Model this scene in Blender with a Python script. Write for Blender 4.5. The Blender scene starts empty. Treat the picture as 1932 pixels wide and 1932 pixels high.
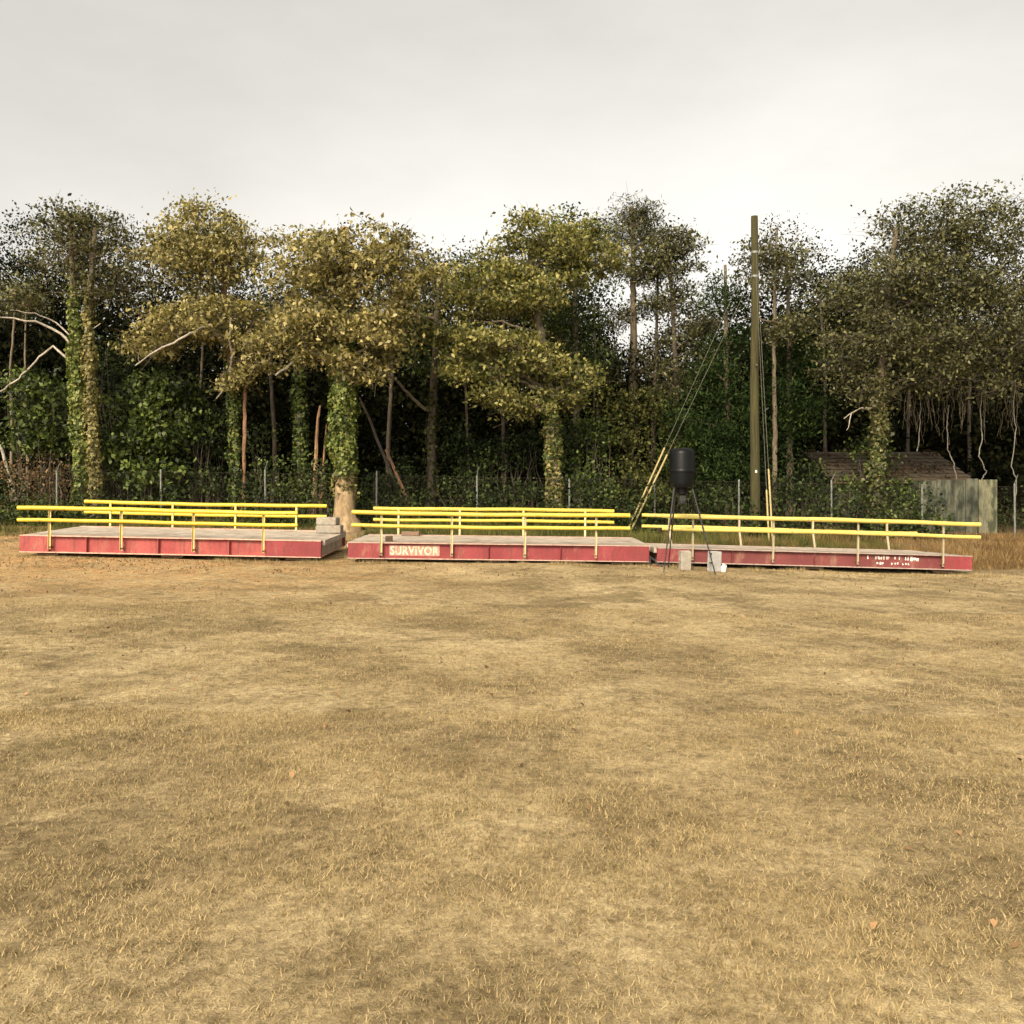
import bpy, math
import numpy as np
from mathutils import Vector, Matrix

# ------------------------------------------------------------------ camera, sky, sun, exposure
scene = bpy.context.scene
COL = scene.collection
F, HOR, CH = 1700.0, 900.0, 1.9            # focal length and horizon row in units of a 1932-wide frame, eye height
cam_d = bpy.data.cameras.new('camera')
cam = bpy.data.objects.new('camera', cam_d)
COL.objects.link(cam)
cam.location = (0, 0, CH)
cam.rotation_euler = (math.radians(90), 0, 0)
cam_d.sensor_width = 36.0
cam_d.lens = 36.0 * F / 1932.0
cam_d.shift_y = -(966.0 - HOR) / 1932.0
cam_d.clip_end = 2000
scene.camera = cam

SUN_EL, SUN_AZ = math.radians(36), math.radians(-158)   # azimuth from +Y towards +X: behind the camera, to its left
world = bpy.data.worlds.new('World')
scene.world = world
world.use_nodes = True
wn, wl = world.node_tree.nodes, world.node_tree.links
wn.clear()
sky = wn.new('ShaderNodeTexSky')
sky.sky_type = 'NISHITA'
sky.sun_disc = False
sky.sun_elevation = SUN_EL
sky.sun_rotation = SUN_AZ
sky.air_density, sky.dust_density, sky.ozone_density = 1.0, 5.0, 1.0
hs = wn.new('ShaderNodeHueSaturation')
hs.inputs['Saturation'].default_value = 0.06
bg = wn.new('ShaderNodeBackground')
bg.inputs['Strength'].default_value = 0.115
wo = wn.new('ShaderNodeOutputWorld')
wl.new(sky.outputs[0], hs.inputs['Color'])
# thin, even cloud over the whole sky
ctc = wn.new('ShaderNodeTexCoord')
cmp_ = wn.new('ShaderNodeMapping'); cmp_.inputs['Scale'].default_value = (1, 1, 2.5)
cn = wn.new('ShaderNodeTexNoise'); cn.inputs['Scale'].default_value = 2.2; cn.inputs['Detail'].default_value = 7; cn.inputs['Roughness'].default_value = .55
cr = wn.new('ShaderNodeValToRGB')
cr.color_ramp.elements[0].position = .3; cr.color_ramp.elements[0].color = (.95, .91, .83, 1)
cr.color_ramp.elements[1].position = .7; cr.color_ramp.elements[1].color = (1.18, 1.13, 1.04, 1)
cm = wn.new('ShaderNodeMix'); cm.data_type = 'RGBA'; cm.blend_type = 'MULTIPLY'; cm.inputs[0].default_value = 1.0
wl.new(ctc.outputs['Generated'], cmp_.inputs['Vector']); wl.new(cmp_.outputs[0], cn.inputs['Vector'])
wl.new(cn.outputs[0], cr.inputs[0]); wl.new(hs.outputs[0], cm.inputs[6]); wl.new(cr.outputs[0], cm.inputs[7])
wl.new(cm.outputs[2], bg.inputs['Color'])
wl.new(bg.outputs[0], wo.inputs['Surface'])

sun_d = bpy.data.lights.new('sun', 'SUN')
sun_d.energy = 1.9
sun_d.angle = math.radians(12)
sun_d.color = (1.0, 0.79, 0.51)
sun = bpy.data.objects.new('sun', sun_d)
COL.objects.link(sun)
sv = Vector((math.sin(SUN_AZ) * math.cos(SUN_EL), math.cos(SUN_AZ) * math.cos(SUN_EL), math.sin(SUN_EL)))
sun.rotation_euler = sv.to_track_quat('Z', 'Y').to_euler()

scene.view_settings.view_transform = 'Standard'
scene.view_settings.look = 'None'
scene.view_settings.gamma = 1.0
scene.view_settings.exposure = 1.12
scene.view_settings.use_curve_mapping = False
scene.render.engine = 'CYCLES'
scene.cycles.max_bounces = 5
scene.cycles.diffuse_bounces = 3
scene.cycles.transmission_bounces = 3

RNG = np.random.default_rng(7)


# ------------------------------------------------------------------ helpers
def at(px, py, Y):
    """a point seen at (px, py) of the 1932-wide frame, Y metres away"""
    return np.array([(px - 966.0) / F * Y, Y, CH - (py - HOR) / F * Y])


def sstep(a, b, x):
    t = np.clip((x - a) / (b - a), 0, 1)
    return t * t * (3 - 2 * t)


def gz(x, y):
    """height of the ground"""
    x = np.asarray(x, float); y = np.asarray(y, float)
    z = np.interp(x, [-60, -11.5, -4.5, 3.2, 10.7, 60], [0.30, 0.055, -0.065, -0.175, -0.385, -0.65])
    z = z * (0.35 + 0.65 * sstep(2, 18, y))
    z = z + 0.36 * sstep(24.4, 28.6, y) + 0.02 * np.clip(y - 29, 0, 60)
    z = z + 0.012 * np.sin(x * 1.7 + y * .6) * np.sin(y * 1.3 - x * .4) + 0.02 * np.sin(x * .41 + 1) * np.sin(y * .37)
    return z


def mat_nodes(name):
    m = bpy.data.materials.new(name)
    m.use_nodes = True
    return m, m.node_tree.nodes, m.node_tree.links, m.node_tree.nodes['Principled BSDF']


def ramp(nodes, stops):
    r = nodes.new('ShaderNodeValToRGB')
    els = r.color_ramp.elements
    while len(els) < len(stops):
        els.new(0.5)
    for e, (p, c) in zip(els, stops):
        e.position = p
        e.color = (*c, 1)
    return r


def noise(nodes, links, scale, detail=4, vec=None, rough=.55):
    n = nodes.new('ShaderNodeTexNoise')
    n.inputs['Scale'].default_value = scale
    n.inputs['Detail'].default_value = detail
    n.inputs['Roughness'].default_value = rough
    if vec is not None:
        links.new(vec, n.inputs['Vector'])
    return n


def mapping(nodes, links, scale, coord='Object'):
    tc = nodes.new('ShaderNodeTexCoord')
    mp = nodes.new('ShaderNodeMapping')
    mp.inputs['Scale'].default_value = scale
    links.new(tc.outputs[coord], mp.inputs['Vector'])
    return mp.outputs[0]


def mix_rgb(nodes, links, fac, a, b, mode='MIX'):
    m = nodes.new('ShaderNodeMix')
    m.data_type = 'RGBA'
    m.blend_type = mode
    for sock, v in ((m.inputs[0], fac), (m.inputs[6], a), (m.inputs[7], b)):
        if hasattr(v, 'links'):
            links.new(v, sock)
        elif isinstance(v, (int, float)):
            sock.default_value = v
        else:
            sock.default_value = (*v, 1)
    return m.outputs[2]


def bump(nodes, links, bsdf, height, strength=.3, dist=.02):
    b = nodes.new('ShaderNodeBump')
    b.inputs['Strength'].default_value = strength
    b.inputs['Distance'].default_value = dist
    links.new(height, b.inputs['Height'])
    links.new(b.outputs[0], bsdf.inputs['Normal'])


def surface_mat(name, stops, scale=6, stretch=(1, 1, 1), rough=.8, bmp=.3, bdist=.01, grime=None, metallic=0, fine=40):
    m, n, l, b = mat_nodes(name)
    v = mapping(n, l, stretch)
    nz = noise(n, l, scale, 6, v)
    r = ramp(n, stops)
    l.new(nz.outputs[0], r.inputs[0])
    col = r.outputs[0]
    fn = noise(n, l, fine, 4, v)
    if grime:
        g = noise(n, l, grime[1], 5, v)
        gr = ramp(n, [(grime[2], (0, 0, 0)), (grime[3], (1, 1, 1))])
        l.new(g.outputs[0], gr.inputs[0])
        col = mix_rgb(n, l, gr.outputs[0], col, grime[0])
    fr = ramp(n, [(.3, (.78, .78, .78)), (.7, (1.15, 1.15, 1.15))])
    l.new(fn.outputs[0], fr.inputs[0])
    col = mix_rgb(n, l, 1.0, col, fr.outputs[0], 'MULTIPLY')
    l.new(col, b.inputs['Base Color'])
    b.inputs['Roughness'].default_value = rough
    b.inputs['Metallic'].default_value = metallic
    if bmp:
        bump(n, l, b, fn.outputs[0], bmp, bdist)
    return m


def leaf_mat(name, dark, mid, light, transl=.3, gloss=.5, spec=.3):
    m, n, l, b = mat_nodes(name)
    geo = n.new('ShaderNodeNewGeometry')
    r = ramp(n, [(0, dark), (.5, mid), (1, light)])
    v = mapping(n, l, (1, 1, 1))
    nz = noise(n, l, .9, 3, v)
    ad = n.new('ShaderNodeMath'); ad.operation = 'MULTIPLY_ADD'
    ad.inputs[1].default_value = 1.5; ad.inputs[2].default_value = -.75
    l.new(nz.outputs[0], ad.inputs[0])
    s = n.new('ShaderNodeMath'); s.operation = 'ADD'
    l.new(ad.outputs[0], s.inputs[0]); l.new(geo.outputs['Random Per Island'], s.inputs[1])
    l.new(s.outputs[0], r.inputs[0])
    l.new(r.outputs[0], b.inputs['Base Color'])
    b.inputs['Roughness'].default_value = gloss
    b.inputs['Specular IOR Level'].default_value = spec
    t = n.new('ShaderNodeBsdfTranslucent')
    tm = mix_rgb(n, l, 1.0, r.outputs[0], (1.2, 1.3, .7), 'MULTIPLY')
    l.new(tm, t.inputs['Color'])
    mx = n.new('ShaderNodeMixShader')
    mx.inputs[0].default_value = transl
    l.new(b.outputs[0], mx.inputs[1]); l.new(t.outputs[0], mx.inputs[2])
    l.new(mx.outputs[0], n['Material Output'].inputs['Surface'])
    return m


class MB:
    """collects shapes for one mesh"""
    def __init__(self):
        self.v, self.f, self.n = [], [], 0

    def add(self, V, Fs):
        V = np.asarray(V, float)
        self.v.append(V)
        for f in Fs:
            self.f.append(tuple(int(i) + self.n for i in f))
        self.n += len(V)
        return self

    def box(self, a, b, bev=0.0):
        x0, y0, z0 = a; x1, y1, z1 = b
        if bev <= 0:
            V = [(x0, y0, z0), (x1, y0, z0), (x1, y1, z0), (x0, y1, z0), (x0, y0, z1), (x1, y0, z1), (x1, y1, z1), (x0, y1, z1)]
            return self.add(V, [(0, 3, 2, 1), (4, 5, 6, 7), (0, 1, 5, 4), (1, 2, 6, 5), (2, 3, 7, 6), (3, 0, 4, 7)])
        V = []
        for (z, e) in ((z0, bev), (z0 + bev, 0), (z1 - bev, 0), (z1, bev)):
            c = bev if e == 0 else bev * 1.6
            V += [(x0 + c, y0 + e, z), (x1 - c, y0 + e, z), (x1 - e, y0 + c, z), (x1 - e, y1 - c, z),
                  (x1 - c, y1 - e, z), (x0 + c, y1 - e, z), (x0 + e, y1 - c, z), (x0 + e, y0 + c, z)]
        fs = [tuple(range(7, -1, -1)), tuple(range(24, 32))]
        for r in range(3):
            for k in range(8):
                fs.append((r * 8 + k, r * 8 + (k + 1) % 8, r * 8 + 8 + (k + 1) % 8, r * 8 + 8 + k))
        return self.add(V, fs)

    def tube(self, pts, radii, sides=8, wob=0.0, rng=RNG):
        pts = np.asarray(pts, float)
        n = len(pts)
        radii = np.broadcast_to(np.asarray(radii, float), (n,))
        V, fs = [], []
        ref = np.array([0, 0, 1.0])
        if abs((pts[-1] - pts[0])[2]) > .8 * np.linalg.norm(pts[-1] - pts[0]):
            ref = np.array([0, 1.0, 0])
        ang = np.arange(sides) / sides * 2 * math.pi
        for i in range(n):
            d = pts[min(i + 1, n - 1)] - pts[max(i - 1, 0)]
            d = d / (np.linalg.norm(d) + 1e-9)
            a = np.cross(d, ref); a /= (np.linalg.norm(a) + 1e-9)
            b = np.cross(d, a)
            rr = radii[i] * (1 + wob * rng.uniform(-1, 1, sides))
            V.append(pts[i] + rr[:, None] * (np.cos(ang)[:, None] * a + np.sin(ang)[:, None] * b))
        for i in range(n - 1):
            for k in range(sides):
                k2 = (k + 1) % sides
                fs.append((i * sides + k, i * sides + k2, (i + 1) * sides + k2, (i + 1) * sides + k))
        fs.append(tuple(range(sides - 1, -1, -1)))
        fs.append(tuple((n - 1) * sides + k for k in range(sides)))
        return self.add(np.concatenate(V), fs)

    def lathe(self, prof, c=(0, 0, 0), sides=32):
        V, fs = [], []
        ang = np.arange(sides) / sides * 2 * math.pi
        for r, z in prof:
            V.append(np.stack([c[0] + r * np.cos(ang), c[1] + r * np.sin(ang), np.full(sides, c[2] + z)], 1))
        for i in range(len(prof) - 1):
            for k in range(sides):
                k2 = (k + 1) % sides
                fs.append((i * sides + k, i * sides + k2, (i + 1) * sides + k2, (i + 1) * sides + k))
        fs.append(tuple(range(sides - 1, -1, -1)))
        fs.append(tuple((len(prof) - 1) * sides + k for k in range(sides)))
        return self.add(np.concatenate(V), fs)

    def build(self, name, mat, parent=None, base=(0, 0, 0), smooth=False):
        me = bpy.data.meshes.new(name)
        V = np.concatenate(self.v) - np.asarray(base, float)
        me.from_pydata(V.tolist(), [], self.f)
        me.update()
        if smooth:
            me.polygons.foreach_set('use_smooth', np.ones(len(me.polygons), bool))
            if hasattr(me, 'set_sharp_from_angle'):
                me.set_sharp_from_angle(angle=math.radians(40))
        me.materials.append(mat)
        o = bpy.data.objects.new(name, me)
        COL.objects.link(o)
        if parent is not None:
            o.parent = parent
        else:
            o.location = base
        return o


def raw_mesh(name, V, k, mat, parent=None, base=(0, 0, 0)):
    """V: (N, k, 3) separate k-gons"""
    N = len(V)
    me = bpy.data.meshes.new(name)
    me.vertices.add(N * k)
    me.vertices.foreach_set('co', (V - np.asarray(base, float)).astype(np.float32).ravel())
    me.loops.add(N * k)
    me.loops.foreach_set('vertex_index', np.arange(N * k, dtype=np.int32))
    me.polygons.add(N)
    me.polygons.foreach_set('loop_start', np.arange(0, N * k, k, dtype=np.int32))
    me.polygons.foreach_set('loop_total', np.full(N, k, np.int32))
    me.update(calc_edges=True)
    me.materials.append(mat)
    o = bpy.data.objects.new(name, me)
    COL.objects.link(o)
    if parent is not None:
        o.parent = parent
    else:
        o.location = base
    return o


def unit(a):
    return a / (np.linalg.norm(a, axis=-1, keepdims=True) + 1e-9)


def leaf_quads(C, size, rng, up=.5, aspect=.55, droop=.25, nrm=None, jit=.35):
    N = len(C)
    d = rng.normal(size=(N, 3)); d[:, 2] -= droop * 2
    d = unit(d)
    nn = rng.normal(size=(N, 3))
    nn[:, 2] += up * 2
    if nrm is not None:
        nn = nn * .7 + nrm * 1.6
    nn = nn - (nn * d).sum(1, keepdims=True) * d
    nn = unit(nn)
    s = np.cross(d, nn)
    L = (size * (1 + jit * rng.uniform(-1, 1, N)))[:, None]
    W = L * aspect * .5
    return np.stack([C - d * L * .5, C + s * W + nn * L * .1 - d * L * .08, C + d * L * .5, C - s * W + nn * L * .1 - d * L * .08], 1)


def tag(o, label=None, cat=None, group=None, kind=None):
    for k, v in (('label', label), ('category', cat), ('group', group), ('kind', kind)):
        if v:
            o[k] = v
    return o


def empty(name, loc, label, cat, group=None):
    o = bpy.data.objects.new(name, None)
    o.location = [float(c) for c in loc]
    o.empty_display_size = .2
    COL.objects.link(o)
    return tag(o, label, cat, group)


# ------------------------------------------------------------------ materials
M = {}
M['bark'] = surface_mat('bark', [(.3, (.075, .058, .038)), (.7, (.185, .145, .092))], 5, (2, 2, .5), .9, .8, .03, fine=18)
M['bark_warm'] = surface_mat('bark_warm', [(.25, (.14, .092, .046)), (.55, (.29, .205, .108)), (.8, (.41, .31, .178))], 4, (2, 2, .6), .9, .8, .03, fine=16)
M['bark_red'] = surface_mat('bark_red', [(.3, (.12, .06, .035)), (.7, (.30, .16, .09))], 5, (2, 2, .4), .9, .8, .03, fine=18)
M['bark_grey'] = surface_mat('bark_grey', [(.3, (.22, .19, .15)), (.7, (.42, .37, .30))], 5, (2, 2, .5), .9, .5, .02, fine=20)
M['vine'] = surface_mat('vine_bark', [(.3, (.10, .09, .07)), (.7, (.22, .20, .16))], 5, (2, 2, .5), .9, .5, .02, fine=20)
M['bark_dark'] = surface_mat('bark_dark', [(.3, (.035, .028, .02)), (.7, (.10, .075, .05))], 5, (2, 2, .5), .9, .6, .02, fine=20)
M['split_wood'] = surface_mat('split_wood', [(.3, (.18, .095, .045)), (.7, (.38, .22, .12))], 6, (4, 4, .4), .85, .5, .02, fine=25)
M['ochre'] = leaf_mat('ochre_leaf', (.050, .046, .015), (.195, .168, .060), (.43, .36, .145), .3)
M['yellowgreen'] = leaf_mat('yellowgreen_leaf', (.040, .048, .012), (.150, .147, .040), (.36, .32, .105), .3)
M['ivy'] = leaf_mat('ivy_leaf', (.035, .055, .010), (.115, .145, .030), (.24, .25, .070), .22)
M['ivy_olive'] = leaf_mat('ivy_olive_leaf', (.060, .060, .018), (.165, .150, .048), (.31, .26, .10), .22)
M['green'] = leaf_mat('green_leaf', (.008, .014, .003), (.034, .052, .010), (.135, .170, .036), .22)
M['olive_dark'] = leaf_mat('olive_dark_leaf', (.012, .014, .004), (.042, .047, .012), (.120, .118, .034), .2, .7, .12)
M['darkgreen'] = leaf_mat('darkgreen_leaf', (.004, .008, .002), (.015, .025, .006), (.065, .088, .022), .18, .6, .15)
M['cedar'] = leaf_mat('cedar_leaf', (.004, .009, .003), (.014, .029, .007), (.048, .072, .017), .15, .7, .1)
M['browngreen'] = leaf_mat('browngreen_leaf', (.015, .017, .006), (.060, .061, .021), (.175, .166, .066), .25)
M['drybrush'] = leaf_mat('drybrush_leaf', (.05, .032, .014), (.16, .10, .045), (.27, .18, .085), .2, .8)
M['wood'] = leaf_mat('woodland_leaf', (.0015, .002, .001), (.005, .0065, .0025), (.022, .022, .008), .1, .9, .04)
M['weed'] = leaf_mat('weed_leaf', (.030, .038, .008), (.095, .105, .022), (.21, .19, .050), .3, .7)
M['dryweed'] = leaf_mat('dryweed_leaf', (.07, .042, .014), (.18, .11, .042), (.34, .22, .095), .25, .8)
M['litter'] = leaf_mat('litter_leaf', (.06, .035, .018), (.17, .095, .045), (.32, .19, .09), .05, .8)
M['roof_litter'] = leaf_mat('roof_litter_leaf', (.03, .02, .012), (.075, .05, .03), (.15, .10, .06), .05, .9, .05)
M['straw'] = leaf_mat('straw_blade', (.16, .118, .056), (.31, .235, .115), (.42, .325, .165), .1, .9, .08)
M['concrete'] = surface_mat('concrete', [(.3, (.30, .25, .195)), (.7, (.46, .40, .33))], 3, (1, 1, 1), .9, .4, .01, ((.16, .13, .10), 2.2, .52, .75))
M['block'] = surface_mat('block', [(.3, (.20, .18, .145)), (.7, (.34, .305, .25))], 8, (1, 1, 1), .95, .6, .008, ((.22, .17, .11), 5, .5, .8))
M['galv'] = surface_mat('galvanised', [(.3, (.12, .125, .11)), (.7, (.24, .245, .215))], 9, (1, 1, 1), .55, .1, .004, metallic=.4)
M['black_plastic'] = surface_mat('black_plastic', [(.3, (.0035, .004, .004)), (.7, (.006, .0065, .0065))], 6, (1, 1, .5), .38, .05, .003)
M['black_plastic'].node_tree.nodes['Principled BSDF'].inputs['Specular IOR Level'].default_value = .14
M['black_metal'] = surface_mat('black_metal', [(.3, (.008, .008, .008)), (.7, (.016, .015, .014))], 12, (1, 1, 1), .6, .1, .003)
M['white_plastic'] = surface_mat('white_plastic', [(.3, (.66, .64, .60)), (.7, (.78, .76, .72))], 10, (1, 1, 1), .45, .05, .003)
M['pole'] = surface_mat('creosote_pole', [(.3, (.024, .021, .006)), (.7, (.068, .060, .016))], 5, (4, 4, .18), .95, .9, .02, fine=22)
M['guard'] = surface_mat('guy_guard', [(.3, (.26, .205, .085)), (.7, (.38, .305, .135))], 6, (1, 1, .5), .6, .1, .004)
M['wire'] = surface_mat('steel_wire', [(.3, (.085, .078, .055)), (.7, (.14, .13, .095))], 9, (1, 1, 1), .7, 0, .004)
M['rust'] = surface_mat('rusty_steel', [(.3, (.07, .025, .015)), (.7, (.19, .07, .04))], 9, (1, 1, 1), .9, .5, .006)
M['dark_wood'] = surface_mat('dark_wood', [(.3, (.06, .038, .02)), (.7, (.14, .09, .05))], 6, (1, 6, 6), .9, .4, .006)
M['brown_wood'] = surface_mat('brown_wood', [(.3, (.12, .075, .05)), (.7, (.22, .14, .09))], 5, (1, 8, 8), .9, .4, .006)
M['roof'] = surface_mat('shingle', [(.25, (.024, .017, .010)), (.5, (.054, .038, .021)), (.75, (.110, .076, .042))], 2.2, (1, 1, 1), .95, .6, .015, ((.05, .055, .02), 1.6, .55, .72), fine=14)
M['panel'] = surface_mat('weathered_panel', [(.40, (.012, .015, .008)), (.5, (.042, .047, .030)), (.62, (.105, .108, .074))], 1.9, (2.2, 2.2, .8), .9, .4, .01, ((.075, .058, .028), 1.6, .52, .7), fine=16)
M['panel_pale'] = surface_mat('weathered_pale_panel', [(.40, (.04, .045, .022)), (.60, (.20, .185, .110))], 2.4, (2, 2, .7), .9, .4, .01, ((.09, .10, .05), 2.5, .5, .7), fine=22)
M['cream'] = surface_mat('cream_lettering', [(.35, (.40, .26, .18)), (.58, (.66, .54, .41))], 11, (1, 1, 1), .8, .1, .003)
M['print'] = surface_mat('white_print', [(.35, (.50, .38, .33)), (.6, (.78, .72, .66))], 11, (1, 1, 1), .8, .1, .003)
M['decal'] = surface_mat('faded_decal', [(.3, (.30, .13, .09)), (.7, (.46, .25, .18))], 9, (1, 1, 1), .8, .1, .003)


def red_paint(name, a, b, grime_amt):
    m = surface_mat(name, [(.3, a), (.7, b)], 2.2, (1.4, 1, .7), .75, .25, .006, ((.26, .14, .09), 3.2, grime_amt, grime_amt + .22), fine=30)
    n, l = m.node_tree.nodes, m.node_tree.links
    bs = n['Principled BSDF']
    col = bs.inputs['Base Color'].links[0].from_socket
    st = noise(n, l, 3.0, 6, mapping(n, l, (5.0, 1, .5)), .65)
    sr = ramp(n, [(.52, (0, 0, 0)), (.70, (.8, .8, .8))])
    l.new(st.outputs[0], sr.inputs[0])
    col = mix_rgb(n, l, sr.outputs[0], col, (.095, .035, .022))
    sp = noise(n, l, 26, 4, mapping(n, l, (1, 1, 1)), .7)
    spr = ramp(n, [(.62, (0, 0, 0)), (.68, (1, 1, 1))])
    l.new(sp.outputs[0], spr.inputs[0])
    col = mix_rgb(n, l, spr.outputs[0], col, (.075, .026, .016))
    l.new(col, bs.inputs['Base Color'])
    return m


RED = [red_paint('red_paint_brightened', (.25, .036, .036), (.35, .078, .066), .58),  # leftmost deck: brighter exposure at the left put into its red
       red_paint('red_paint', (.175, .020, .024), (.245, .038, .041), .58),
       red_paint('red_paint_grimy', (.115, .020, .020), (.170, .036, .034), .54)]
LIP = [surface_mat('worn_edge_%s' % k, [(.3, c1), (.7, c2)], 4, (2, 1, 1), .8, .3, .006, ((.20, .13, .09), 5, .5, .72))
       for k, c1, c2 in (('pink', (.52, .28, .21), (.62, .42, .32)), ('tan', (.36, .22, .17), (.48, .34, .27)), ('grey', (.28, .20, .17), (.40, .32, .27)))]
YEL = [surface_mat('yellow_paint_%s' % k, [(.3, c1), (.7, c2)], 3, (1.5, 1, 1), .45, .08, .003, (c3, 7, .62, .72))
       for k, c1, c2, c3 in (('bright', (.50, .36, .016), (.60, .46, .036), (.26, .15, .06)),
                             ('warm', (.50, .365, .032), (.58, .45, .068), (.28, .17, .08)),
                             ('pale', (.53, .415, .08), (.57, .46, .13), (.30, .21, .11)))]
POSTM = [surface_mat('post_paint_%s' % k, [(.3, c1), (.7, c2)], 5, (1, 1, .7), .6, .1, .003, ((.40, .34, .22), 5, .5, .75))
         for k, c1, c2 in (('bright', (.56, .42, .09), (.60, .48, .20)), ('warm', (.50, .41, .18), (.54, .46, .26)), ('pale', (.33, .28, .16), (.38, .33, .22)))]


# ------------------------------------------------------------------ ground
def ground_material():
    m, n, l, b = mat_nodes('dormant_lawn')
    geo = n.new('ShaderNodeNewGeometry')
    pos = geo.outputs['Position']
    a = noise(n, l, .35, 5, pos, .6)
    r = ramp(n, [(.30, (.29, .218, .115)), (.44, (.375, .292, .160)), (.57, (.46, .366, .208)), (.70, (.56, .45, .255))])
    l.new(a.outputs[0], r.inputs[0])
    # darker, thinner patches of brown and olive
    p = noise(n, l, .55, 8, pos, .70)
    pr = ramp(n, [(.46, (0, 0, 0)), (.58, (.9, .9, .9))])
    l.new(p.outputs[0], pr.inputs[0])
    c = mix_rgb(n, l, pr.outputs[0], r.outputs[0], (.200, .150, .078))
    q = noise(n, l, 1.3, 5, pos, .6)
    qr = ramp(n, [(.56, (0, 0, 0)), (.75, (.6, .6, .6))])
    l.new(q.outputs[0], qr.inputs[0])
    c = mix_rgb(n, l, qr.outputs[0], c, (.22, .178, .070))
    # orange pine straw and leaf bits under the trees' reach at the left
    sxx = n.new('ShaderNodeSeparateXYZ'); l.new(pos, sxx.inputs[0])
    mx_ = n.new('ShaderNodeMapRange'); mx_.inputs[1].default_value = 0.5; mx_.inputs[2].default_value = -7.0
    l.new(sxx.outputs[0], mx_.inputs[0])
    my_ = n.new('ShaderNodeMapRange'); my_.inputs[1].default_value = 12.5; my_.inputs[2].default_value = 18.0
    l.new(sxx.outputs[1], my_.inputs[0])
    st_ = noise(n, l, 1.6, 6, pos, .7)
    sr_ = ramp(n, [(.36, (0, 0, 0)), (.6, (1, 1, 1))]); l.new(st_.outputs[0], sr_.inputs[0])
    m1 = n.new('ShaderNodeMath'); m1.operation = 'MULTIPLY'; l.new(mx_.outputs[0], m1.inputs[0]); l.new(my_.outputs[0], m1.inputs[1])
    m2 = n.new('ShaderNodeMath'); m2.operation = 'MULTIPLY'; l.new(m1.outputs[0], m2.inputs[0]); l.new(sr_.outputs[0], m2.inputs[1])
    c = mix_rgb(n, l, m2.outputs[0], c, (.50, .31, .14))
    h1 = noise(n, l, 4.5, 7, pos, .75)
    hr1 = ramp(n, [(.34, (.64, .625, .60)), (.5, (1.0, 1.0, 1.0)), (.66, (1.14, 1.14, 1.12))]); l.new(h1.outputs[0], hr1.inputs[0])
    c = mix_rgb(n, l, 1.0, c, hr1.outputs[0], 'MULTIPLY')
    g1 = noise(n, l, 9.5, 5, pos, .7)
    gr1 = ramp(n, [(.36, (.66, .64, .60)), (.5, (1.0, 1.0, 1.0)), (.64, (1.14, 1.14, 1.12))]); l.new(g1.outputs[0], gr1.inputs[0])
    c = mix_rgb(n, l, 1.0, c, gr1.outputs[0], 'MULTIPLY')
    f1 = noise(n, l, 22, 6, pos, .7)
    fr = ramp(n, [(.30, (.52, .50, .46)), (.5, (.97, .97, .97)), (.72, (1.30, 1.30, 1.28))])
    l.new(f1.outputs[0], fr.inputs[0])
    c = mix_rgb(n, l, 1.0, c, fr.outputs[0], 'MULTIPLY')
    f2 = noise(n, l, 90, 4, pos, .7)
    fr2 = ramp(n, [(.3, (.65, .64, .62)), (.7, (1.25, 1.25, 1.25))])
    l.new(f2.outputs[0], fr2.inputs[0])
    c = mix_rgb(n, l, 1.0, c, fr2.outputs[0], 'MULTIPLY')
    # leaf-strewn soil from behind the decks into the woods
    sx = n.new('ShaderNodeSeparateXYZ'); l.new(pos, sx.inputs[0])
    w = noise(n, l, .6, 4, pos)
    ma = n.new('ShaderNodeMath'); ma.operation = 'MULTIPLY_ADD'; ma.inputs[1].default_value = 3.0
    l.new(w.outputs[0], ma.inputs[0]); l.new(sx.outputs[1], ma.inputs[2])
    mr = n.new('ShaderNodeMapRange'); mr.inputs[1].default_value = 27.0; mr.inputs[2].default_value = 30.5
    l.new(ma.outputs[0], mr.inputs[0])
    soil = ramp(n, [(.3, (.045, .032, .018)), (.7, (.12, .075, .040))])
    l.new(f1.outputs[0], soil.inputs[0])
    c = mix_rgb(n, l, mr.outputs[0], c, soil.outputs[0])
    l.new(c, b.inputs['Base Color'])
    b.inputs['Roughness'].default_value = .95
    b.inputs['Specular IOR Level'].default_value = .15
    s = n.new('ShaderNodeMath'); s.operation = 'ADD'
    l.new(f1.outputs[0], s.inputs[0]); l.new(f2.outputs[0], s.inputs[1])
    bump(n, l, b, s.outputs[0], .7, .03)
    return m


xs = np.concatenate([[-500, -200, -100], np.arange(-60, 60.1, .6), [100, 200, 500]])
ys = np.concatenate([[-200, -60, -20], np.arange(-6, 60.1, .5), [90, 160, 500]])
GX, GY = np.meshgrid(xs, ys)
GZ = gz(np.clip(GX, -60, 60), np.clip(GY, -6, 60))
gv = np.stack([GX, GY, GZ], -1).reshape(-1, 3)
nx = len(xs)
gf = [(j * nx + i, j * nx + i + 1, (j + 1) * nx + i + 1, (j + 1) * nx + i) for j in range(len(ys) - 1) for i in range(nx - 1)]
g = MB().add(gv, gf).build('ground', ground_material(), smooth=True)
tag(g, 'tan dormant lawn running back to the leaf-strewn wood edge', 'lawn', kind='structure')


def value_noise(x, y, seed, cell):
    r = np.random.default_rng(seed)
    T = r.random((256, 256))
    u, v = x / cell, y / cell
    i, j = np.floor(u).astype(int), np.floor(v).astype(int)
    fu, fv = u - i, v - j
    fu, fv = fu * fu * (3 - 2 * fu), fv * fv * (3 - 2 * fv)
    g_ = lambda a, b: T[a % 256, b % 256]
    return (g_(i, j) * (1 - fu) + g_(i + 1, j) * fu) * (1 - fv) + (g_(i, j + 1) * (1 - fu) + g_(i + 1, j + 1) * fu) * fv


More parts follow.
